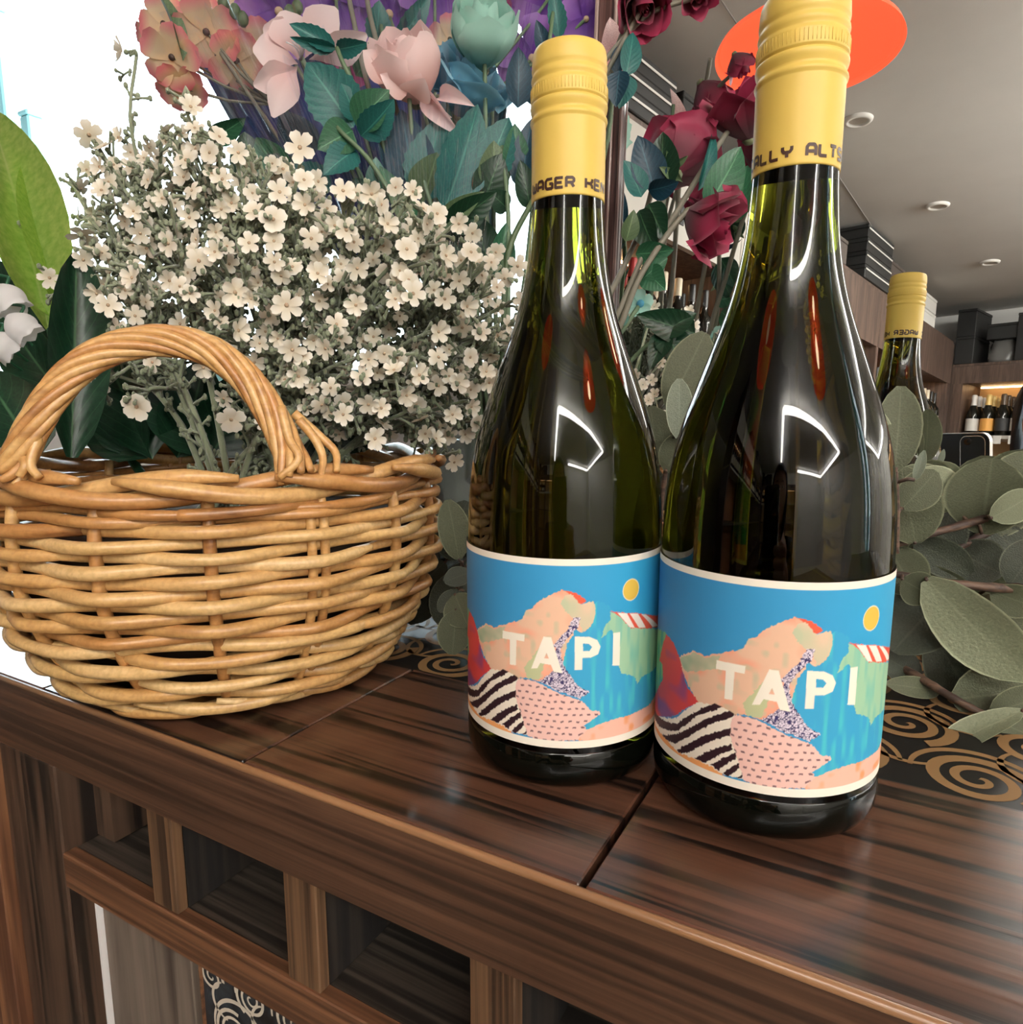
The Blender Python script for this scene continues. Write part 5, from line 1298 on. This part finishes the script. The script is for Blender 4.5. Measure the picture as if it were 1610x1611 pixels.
for b, tp_, w, rl in (((1095, 525), (1005, 495), 58, .1), ((1040, 525), (1095, 490), 50, -.4), ((1050, 522), (1022, 578), 40, .2), ((1050, 520), (1070, 572), 62, -.3)): pleaf(t, 'leaf_dark', b, tp_, w, .40, .392, roll=rl, org=H)
t, H = flower_thing('mint_flower', 'small pale turquoise flower beside the mirror frame', 'flower', (1008, 478), .43, [(920, 600, .44)]); blossom(t, 5, pR(22, .43), 'p_mint', vd(1008, 478, .43, -.3, .2), cup=.6, eye='p_blue', eyer=.3)
pleaf(t, 'leaf_mint', (975, 515), (982, 480), 26, .43, org=H)
for i, (x, y) in enumerate(((1030, 482), (1022, 495), (1085, 490), (1092, 512), (1000, 590), (1012, 605), (1025, 598), (1040, 570), (1030, 620), (1002, 640), (1020, 630), (1045, 655), (1100, 600), (1092, 585), (1108, 550), (1112, 570))):
    if i % 4 == 0: t, H = flower_thing('white_blossom_twig', ('tiny white blossoms beside the pale turquoise flower', 'tiny white blossoms below the dark trio of leaves', 'tiny white blossoms left of the pale eucalyptus leaf', 'tiny white blossoms against the right bottle shoulder')[i // 4], 'flower', (x, y), .44, [(960, 660, .45)], 'flock', .0008)
    P = px(x, y, .435); f = link('flower', FLW[i % 6], t, orient(P - H, vd(x, y, .435, random.uniform(-.4, .4), .3), pR(20, .435), i)); loc_mb(MB().tube([P, P.lerp(H, .5) + Vector((0, 0, -.006)), H], .0006, 4), H).obj('twig', M['flock'], t)

# big leaves of the bouquet
LV = [
 ('long stem with big teal leaves left of the pale pink rose', (530, 200), .445, [(700, 480, .48), (600, 280, .45)],
  [((556, 200), (480, 92), 96, 'leaf_teal', .1), ((560, 198), (610, 140), 66, 'leaf_green', -.3), ((556, 205), (502, 232), 62, 'leaf_green', .2), ((568, 215), (622, 160), 60, 'leaf_teal', .4), ((560, 190), (540, 130), 50, 'leaf_teal', .5), ((560, 235), (510, 270), 56, 'leaf_teal', .4)]),
 ('short stem with serrated teal leaves lying over the pink lily', (530, 75), .45, [(690, 470, .48), (600, 220, .46), (545, 110, .45)],
  [((528, 78), (455, 34), 34, 'leaf_teal', .3), ((528, 76), (457, 62), 26, 'leaf_teal', -.4), ((530, 78), (576, 70), 32, 'leaf_teal', .2)]),
 ('stem with broad dark green leaves below the pale pink rose', (660, 260), .465, [(740, 520, .48), (690, 360, .47)],
  [((655, 315), (632, 165), 90, 'leaf_navy', .1), ((670, 315), (690, 180), 92, 'leaf_teal', -.2), ((665, 315), (690, 240), 76, 'leaf_olive', .2), ((700, 330), (760, 160), 92, 'leaf_teal', .3), ((640, 300), (600, 190), 60, 'leaf_navy', .4)]),
 ('stem with olive green leaves just above the baby\'s breath', (665, 340), .45, [(745, 540, .47), (700, 400, .46)],
  [((668, 365), (612, 300), 46, 'leaf_olive', .2), ((690, 358), (760, 300), 40, 'leaf_olive', -.2), ((700, 360), (782, 305), 56, 'leaf_dark', .2), ((672, 362), (640, 330), 36, 'leaf_green', .3)]),
 ('stem with green leaves left of the left bottle cap', (790, 230), .47, [(800, 520, .47), (800, 340, .47)],
  [((745, 300), (735, 195), 80, 'leaf_green', .1), ((760, 290), (800, 180), 78, 'leaf_teal', -.2), ((775, 300), (780, 220), 60, 'leaf_olive', .3), ((810, 280), (812, 192), 48, 'leaf_green', .2), ((820, 300), (835, 180), 50, 'leaf_navy', -.3), ((760, 320), (790, 240), 66, 'leaf_dark', 0.), ((815, 170), (818, 70), 50, 'leaf_navy', .2), ((835, 330), (820, 250), 44, 'leaf_dark', .2)]),
 ('stem with dark leaves between peach blossoms and big teal leaves', (430, 230), .49, [(680, 520, .50), (520, 340, .49)],
  [((400, 290), (385, 205), 70, 'leaf_dark', .1), ((450, 285), (400, 215), 64, 'leaf_green', -.2), ((490, 250), (440, 170), 70, 'leaf_navy', .2), ((470, 290), (420, 240), 56, 'leaf_dark', .3), ((520, 300), (450, 260), 60, 'leaf_teal', .2), ((450, 180), (430, 140), 30, 'leaf_olive', .2), ((330, 220), (385, 190), 40, 'leaf_green', .3)]),
 ('stem with a rounded mint leaf below the big teal leaves', (590, 270), .46, [(720, 520, .48), (630, 340, .46)],
  [((592, 300), (592, 248), 38, 'leaf_mint', .1), ((600, 330), (555, 280), 50, 'leaf_dark', .2), ((620, 320), (600, 260), 40, 'leaf_green', .4)]),
 ('upright stems with teal leaves between pink rose and lily', (600, 40), .50, [(700, 480, .49), (620, 220, .49)],
  [((625, 70), (680, -10), 40, 'leaf_teal', .2), ((590, 70), (600, 0), 50, 'leaf_teal', .4), ((560, 120), (600, 60), 40, 'leaf_green', .2), ((640, 60), (660, 0), 30, 'leaf_navy', .3)]),
 ('teal leaves at the top edge behind the left bottle cap', (870, 20), .49, [(820, 480, .48), (850, 200, .48)],
  [((880, 60), (870, -20), 34, 'leaf_teal', .2), ((860, 90), (845, 30), 30, 'leaf_navy', .2), ((835, 165), (850, 110), 50, 'leaf_navy', -.2)]),
 ('leafy stem hanging between the left bottle and the baby\'s breath', (790, 400), .47, [(800, 560, .47)],
  [((770, 420), (745, 330), 60, 'leaf_dark', .2), ((780, 440), (800, 350), 50, 'leaf_green', .3), ((735, 420), (700, 350), 60, 'leaf_dark', .1), ((800, 330), (770, 300), 40, 'leaf_dark', .3)])]
for lab, hd, d, via, lv in LV:
    t, H = flower_thing('leafy_stem', lab, 'leaf', hd, d, via, 'stem_green', .0016)
    for b, tp_, w, mt, rl in lv: pleaf(t, mt, b, tp_, w, d + .006, d - .006, roll=rl, org=H, serr=.05 if 'serr' in lab or 'teal' in mt else 0.)
# bare thick stems seen at the right of the bush and above
for i, (P_, lab) in enumerate((([(790, 560, .47), (800, 400, .465), (845, 300, .47), (870, 200, .49)], 'thick olive stem rising beside the left bottle'), ([(760, 540, .49), (640, 220, .485), (586, 40, .48), (575, -30, .48)], 'pale straight stem rising left of the pale pink rose'),
                              ([(740, 540, .49), (600, 200, .488), (556, 30, .483), (545, -40, .48)], 'second pale straight stem, just right of the pink lily'), ([(900, 480, .45), (960, 120, .44), (1000, 20, .43), (1030, -40, .43)], 'thin stem crossing the spotted lily petals'))):
    q = smoothpath([VT + Vector((.004 * i, 0, 0))] + [px(*h) for h in P_], 7); o = loc_mb(MB().tube(q, [.0024 - .0008 * k / len(q) for k in range(len(q))], 8), VT).obj('bare_branch', M['leaf_olive' if i == 0 else 'stem_grey']); o.location = VT; tag(o, lab, 'branch')

# wrapping: dark foil behind, clear film with folds around
def sheet(name, mat, top, bot, d0, d1, amp, folds, lab, nu=60, nv=14, bulge=.03, sol=False):
    V = []
    for j in range(nv + 1):
        v = j / nv
        for i in range(nu + 1):
            u = i / nu; k = u * (len(top) - 1); a = min(int(k), len(top) - 2); f = k - a
            tx = top[a][0] * (1 - f) + top[a + 1][0] * f; ty = top[a][1] * (1 - f) + top[a + 1][1] * f
            kb = u * (len(bot) - 1); a = min(int(kb), len(bot) - 2); f = kb - a; bx_ = bot[a][0] * (1 - f) + bot[a + 1][0] * f; by_ = bot[a][1] * (1 - f) + bot[a + 1][1] * f
            d = d0 + (d1 - d0) * v + bulge * (2 * u - 1) ** 2 + amp * (math.sin(u * folds * 2 * PI + 2 * math.sin(v * 3 + u * 5)) + .5 * math.sin(u * folds * 4.7 + v * 9)) * (1 - .4 * v)
            V.append(px(tx * (1 - v) + bx_ * v, ty * (1 - v) + by_ * v, d))
    o_ = px((top[0][0] + top[-1][0]) / 2, 200, d0)
    mb = MB().add(V, [(j * (nu + 1) + i, j * (nu + 1) + i + 1, (j + 1) * (nu + 1) + i + 1, (j + 1) * (nu + 1) + i) for j in range(nv) for i in range(nu)])
    o = loc_mb(mb, o_).obj(name, M[mat]); o.location = o_; tag(o, lab, 'wrapping'); return o
sheet('foil_wrap', 'foil', [(310, 95), (380, 20), (470, -30), (560, -60), (640, -60), (700, -50)], [(440, 330), (560, 420), (660, 430), (705, 400)], .60, .54, .006, 9, 'dark blue foil wrapped around the back of the bouquet')
sheet('foil_wrap', 'foil_teal', [(560, 190), (640, 170), (700, 160), (760, 140), (800, 150)], [(600, 420), (680, 440), (740, 440), (772, 420)], .585, .54, .006, 6, 'dark teal foil wrapped behind the broad leaves')
sheet('film_wrap', 'film', [(250, 20), (400, -30), (560, -40), (720, -40), (850, 10)], [(470, 330), (580, 400), (680, 430), (770, 420)], .468, .44, .004, 22, 'clear crinkled film around the front of the bouquet', nu=130)

# ---------------------------------------------------------------- left end: lily leaves, white bells
LR = Vector((-.455, .315, .06))
t = empty('lily_leaf', px(60, 470, .40), 'tall bright yellow green blade leaf at the left edge in front of the window', 'leaf'); H = Vector(t.location)
pleaf(t, 'leaf_lily', (78, 520), (-22, 120), 118, .41, .45, roll=.15, shape='rose', curl=.25, fold=.14, org=H, name='blade'); pleaf(t, 'leaf_lily', (110, 520), (22, 230), 56, .42, .45, roll=-.7, shape='rose', curl=.15, fold=.2, org=H, name='blade')
loc_mb(MB().tube(smoothpath([LR, px(100, 560, .41), px(95, 515, .41)], 5), .003, 8), H).obj('stalk', M['leaf_green'], t)
t = empty('broad_leaf', px(120, 560, .39), 'dark green broad leaf standing beside the white bell flowers', 'leaf'); H = Vector(t.location)
pleaf(t, 'leaf_dark', (112, 720), (122, 400), 86, .385, .395, roll=.2, shape='euc', curl=.05, fold=.12, org=H, name='blade')
t = empty('broad_leaf', px(20, 600, .39), 'dark green broad leaf at the left edge just above the basket rim', 'leaf'); H = Vector(t.location)
pleaf(t, 'leaf_dark', (60, 720), (-40, 560), 120, .38, .39, roll=.2, org=H, name='blade'); pleaf(t, 'leaf_dark', (110, 640), (-20, 470), 90, .41, .43, roll=-.3, org=H, name='blade'); pleaf(t, 'leaf_dark', (130, 600), (-60, 380), 110, .43, .45, roll=-.1, org=H, name='blade')
t = empty('broad_leaf', px(250, 640, .44), 'dark leaves behind the stems inside the handle arch', 'leaf'); H = Vector(t.location)
for b, tp_, w in (((230, 720), (120, 600), 110), ((240, 720), (150, 520), 120), ((330, 720), (240, 560), 130), ((330, 720), (420, 570), 120), ((400, 715), (470, 560), 120), ((280, 720), (330, 560), 120), ((200, 720), (200, 600), 100), ((440, 710), (560, 610), 110), ((520, 705), (640, 600), 90)):
    pleaf(t, 'leaf_dark', b, tp_, w, .43, .445, roll=random.uniform(-.4, .4), org=H)
for i, (x, y, s, lab) in enumerate(((12, 472, 26, 'topmost of three white bell flowers at the left edge'), (34, 515, 24, 'middle one of three white bell flowers, farthest to the right'), (4, 545, 24, 'lowest of three white bell flowers at the left edge'))):
    P = px(x, y, .37); t = empty('bell_flower', P, lab, 'flower', 'white bell flowers at the left edge'); R_ = pR(s, .37)
    mb = MB(); V = []; U = []; n_ = 24
    for j in range(12):
        v = j / 11; rr0 = R_ * (math.sin(PI * min(1, v * .80 + .03)) ** .7) * 1.02 + (R_ * .30 * max(0, v - .82) / .18 if v > .82 else 0)
        for k in range(n_):
            a = 2 * PI * k / n_; sc_ = 1 + (.10 * math.cos(a * 6) * max(0, v - .75) / .25)
            V.append((rr0 * sc_ * math.cos(a), rr0 * sc_ * math.sin(a), R_ * (1 - 1.75 * v - .10 * math.cos(a * 6) * max(0, v - .8) / .2))); U.append((k / n_, v + .01))
    mb.add(V, [(j * n_ + k, j * n_ + (k + 1) % n_, (j + 1) * n_ + (k + 1) % n_, (j + 1) * n_ + k) for j in range(11) for k in range(n_)], U)
    o = mb.obj('bell', M['p_white'], t); o.rotation_euler = (.3, -.5 - .2 * i, .4 * i)
    top = P + Vector((0, 0, R_)); loc_mb(MB().tube(smoothpath([top - Vector((.002, 0, .003)), top + Vector((-.006, .004, .004)), px(-30, y - 10, .39), LR + Vector((-.02, 0, .05))], 5), .0009, 6), P).obj('stalk', M['leaf_green'], t)

# ---------------------------------------------------------------- eucalyptus branches lying along the back of the counter
def branch(label, P_, leaves, r=.0022, mat='stem_brown'):
    pts = [px(*h) for h in P_]; o = empty('eucalyptus_branch', pts[0], label, 'branch', 'eucalyptus branches behind the bottles'); H = pts[0]
    q = smoothpath(pts, 8); loc_mb(MB().tube(q, [r * (1.15 - .5 * i / len(q)) * (1 + .12 * (i % 4 == 0)) for i in range(len(q))], 8), H).obj('twig', M[mat], o)
    for (b, tp_, w, mt, rl, d, *e) in leaves:
        B_ = px(*b, d); near = min(q, key=lambda v: (v - B_).length)
        if (near - B_).length > .004: loc_mb(MB().tube([near, near.lerp(B_, .6) + Vector((0, 0, .001)), B_], .0009, 6), H).obj('leaf_stalk', M[mat], o)
        pleaf(o, mt, b, tp_, w, d, e[0] if e else d - .008, roll=rl, org=H, shape='euc', curl=.15, fold=.05, wave=.01)
    return o
branch('upper right eucalyptus branch with large round grey green leaves', [(1640, 775, .345), (1560, 812, .350), (1470, 838, .355), (1405, 858, .36), (1330, 872, .37)],
 [((1440, 855), (1420, 738), 96, 'euc', .1, .352), ((1490, 800), (1412, 748), 90, 'euc', .3, .372), ((1545, 840), (1560, 722), 118, 'euc', -.2, .352), ((1600, 800), (1640, 710), 110, 'euc', .2, .355), ((1500, 800), (1455, 740), 70, 'euc_pale', .5, .365),
  ((1560, 815), (1630, 778), 60, 'euc_pale', .6, .340), ((1400, 862), (1440, 935), 80, 'euc', .2, .365), ((1440, 850), (1530, 905), 60, 'euc_dark', .2, .37), ((1395, 880), (1395, 780), 80, 'euc', -.3, .375)])
branch('single upright round eucalyptus leaf on a thin twig before the reflected bottle', [(1410, 870, .33), (1412, 800, .325), (1410, 735, .32)],
 [((1408, 742), (1420, 606), 66, 'euc', .15, .320, .318), ((1400, 738), (1386, 640), 30, 'euc_pale', .9, .325), ((1440, 755), (1455, 710), 16, 'euc_grey', .2, .318), ((1420, 800), (1475, 742), 62, 'euc', .3, .335)], .0012)
branch('middle right eucalyptus branch with dark leaves', [(1640, 795, .375), (1540, 845, .375), (1460, 885, .378), (1380, 915, .385)],
 [((1500, 865), (1580, 905), 80, 'euc_dark', .1, .378), ((1560, 830), (1640, 900), 90, 'euc_dark', -.2, .376), ((1545, 842), (1600, 760), 86, 'euc', .3, .378), ((1470, 880), (1500, 800), 70, 'euc_dark', .4, .38), ((1440, 890), (1530, 940), 50, 'euc', .5, .375), ((1500, 868), (1560, 800), 60, 'euc_dark', .5, .385)])
branch('lower right eucalyptus branch with long pale mottled leaf', [(1640, 928, .335), (1560, 924, .338), (1480, 916, .342), (1420, 905, .35), (1350, 900, .36)],
 [((1458, 912), (1622, 1078), 108, 'euc_pale', .35, .335, .322), ((1420, 912), (1470, 940), 60, 'euc', .3, .345), ((1500, 925), (1405, 1020), 110, 'euc_dark', .3, .362), ((1560, 930), (1640, 960), 60, 'euc', .4, .34), ((1540, 935), (1620, 1060), 90, 'euc', -.3, .352), ((1450, 915), (1480, 1010), 100, 'euc_dark', .1, .365), ((1590, 920), (1640, 850), 70, 'euc_dark', .2, .35)])
branch('lowest right eucalyptus branch with a curled leaf near the gold spirals', [(1380, 1030, .385), (1440, 1062, .362), (1500, 1098, .345), (1560, 1128, .335), (1640, 1150, .325)],
 [((1610, 1118), (1466, 1182), 50, 'euc_pale', .6, .318, .322), ((1560, 1120), (1650, 1095), 60, 'euc', .4, .33), ((1570, 1135), (1640, 1165), 56, 'euc', -.3, .325), ((1500, 1100), (1640, 1085), 110, 'euc', .3, .345), ((1450, 1068), (1390, 1030), 60, 'euc_dark', .4, .37), ((1480, 1088), (1400, 1075), 34, 'euc', .2, .36), ((1540, 1118), (1470, 1000), 90, 'euc_dark', .2, .37), ((1560, 1120), (1590, 1010), 90, 'euc_dark', 0, .362)])
branch('eucalyptus branch standing between the two bottles', [(1030, 900, .40), (1045, 760, .385), (1060, 680, .38), (1085, 600, .375)],
 [((1052, 640), (1112, 522), 72, 'euc', .1, .375, .37), ((1068, 690), (1070, 595), 42, 'euc_grey', .1, .365, .362), ((1035, 735), (1025, 640), 74, 'euc', .2, .385), ((1048, 742), (1078, 680), 50, 'euc', -.2, .38), ((1080, 640), (1150, 600), 60, 'euc_dark', .3, .39), ((1030, 800), (1000, 720), 60, 'euc_dark', .2, .40), ((1040, 800), (1080, 740), 60, 'euc_dark', -.2, .395)], .0014)
branch('eucalyptus branch left of the left bottle with hanging round leaves', [(770, 800, .40), (745, 870, .385), (722, 920, .375), (716, 955, .37)],
 [((722, 880), (706, 786), 52, 'euc', .2, .372, .370), ((718, 960), (712, 1030), 56, 'euc', -.1, .362, .358), ((716, 935), (735, 985), 60, 'euc', .3, .365), ((740, 900), (700, 915), 34, 'euc_dark', .3, .375), ((740, 880), (760, 800), 60, 'euc_dark', .2, .385), ((730, 930), (690, 960), 38, 'euc_dark', .5, .372), ((735, 950), (770, 1010), 60, 'euc_dark', .2, .375)], .0013)
branch('eucalyptus branch with added dark leaves lying between basket and left bottle', [(640, 900, .50), (700, 880, .47), (780, 870, .45), (880, 880, .42)],  # extra dark leaves added to block the window's reflection on the inlay
 [((700, 885), (650, 930), 60, 'euc_dark', .2, .46), ((720, 880), (690, 800), 60, 'euc_dark', .3, .46), ((740, 885), (720, 940), 60, 'euc_dark', .2, .45), ((680, 885), (640, 850), 60, 'euc_dark', .2, .48), ((690, 890), (640, 980), 70, 'euc_dark', .1, .47), ((720, 900), (700, 990), 70, 'euc_dark', .1, .44),
  ((750, 900), (790, 980), 70, 'euc_dark', .1, .44), ((660, 890), (610, 900), 60, 'euc_dark', .2, .50), ((780, 880), (760, 800), 70, 'euc_dark', .2, .45), ((655, 880), (665, 760), 70, 'euc_dark', 0, .50), ((700, 870), (735, 790), 60, 'euc_dark', 0, .455)], .0014)
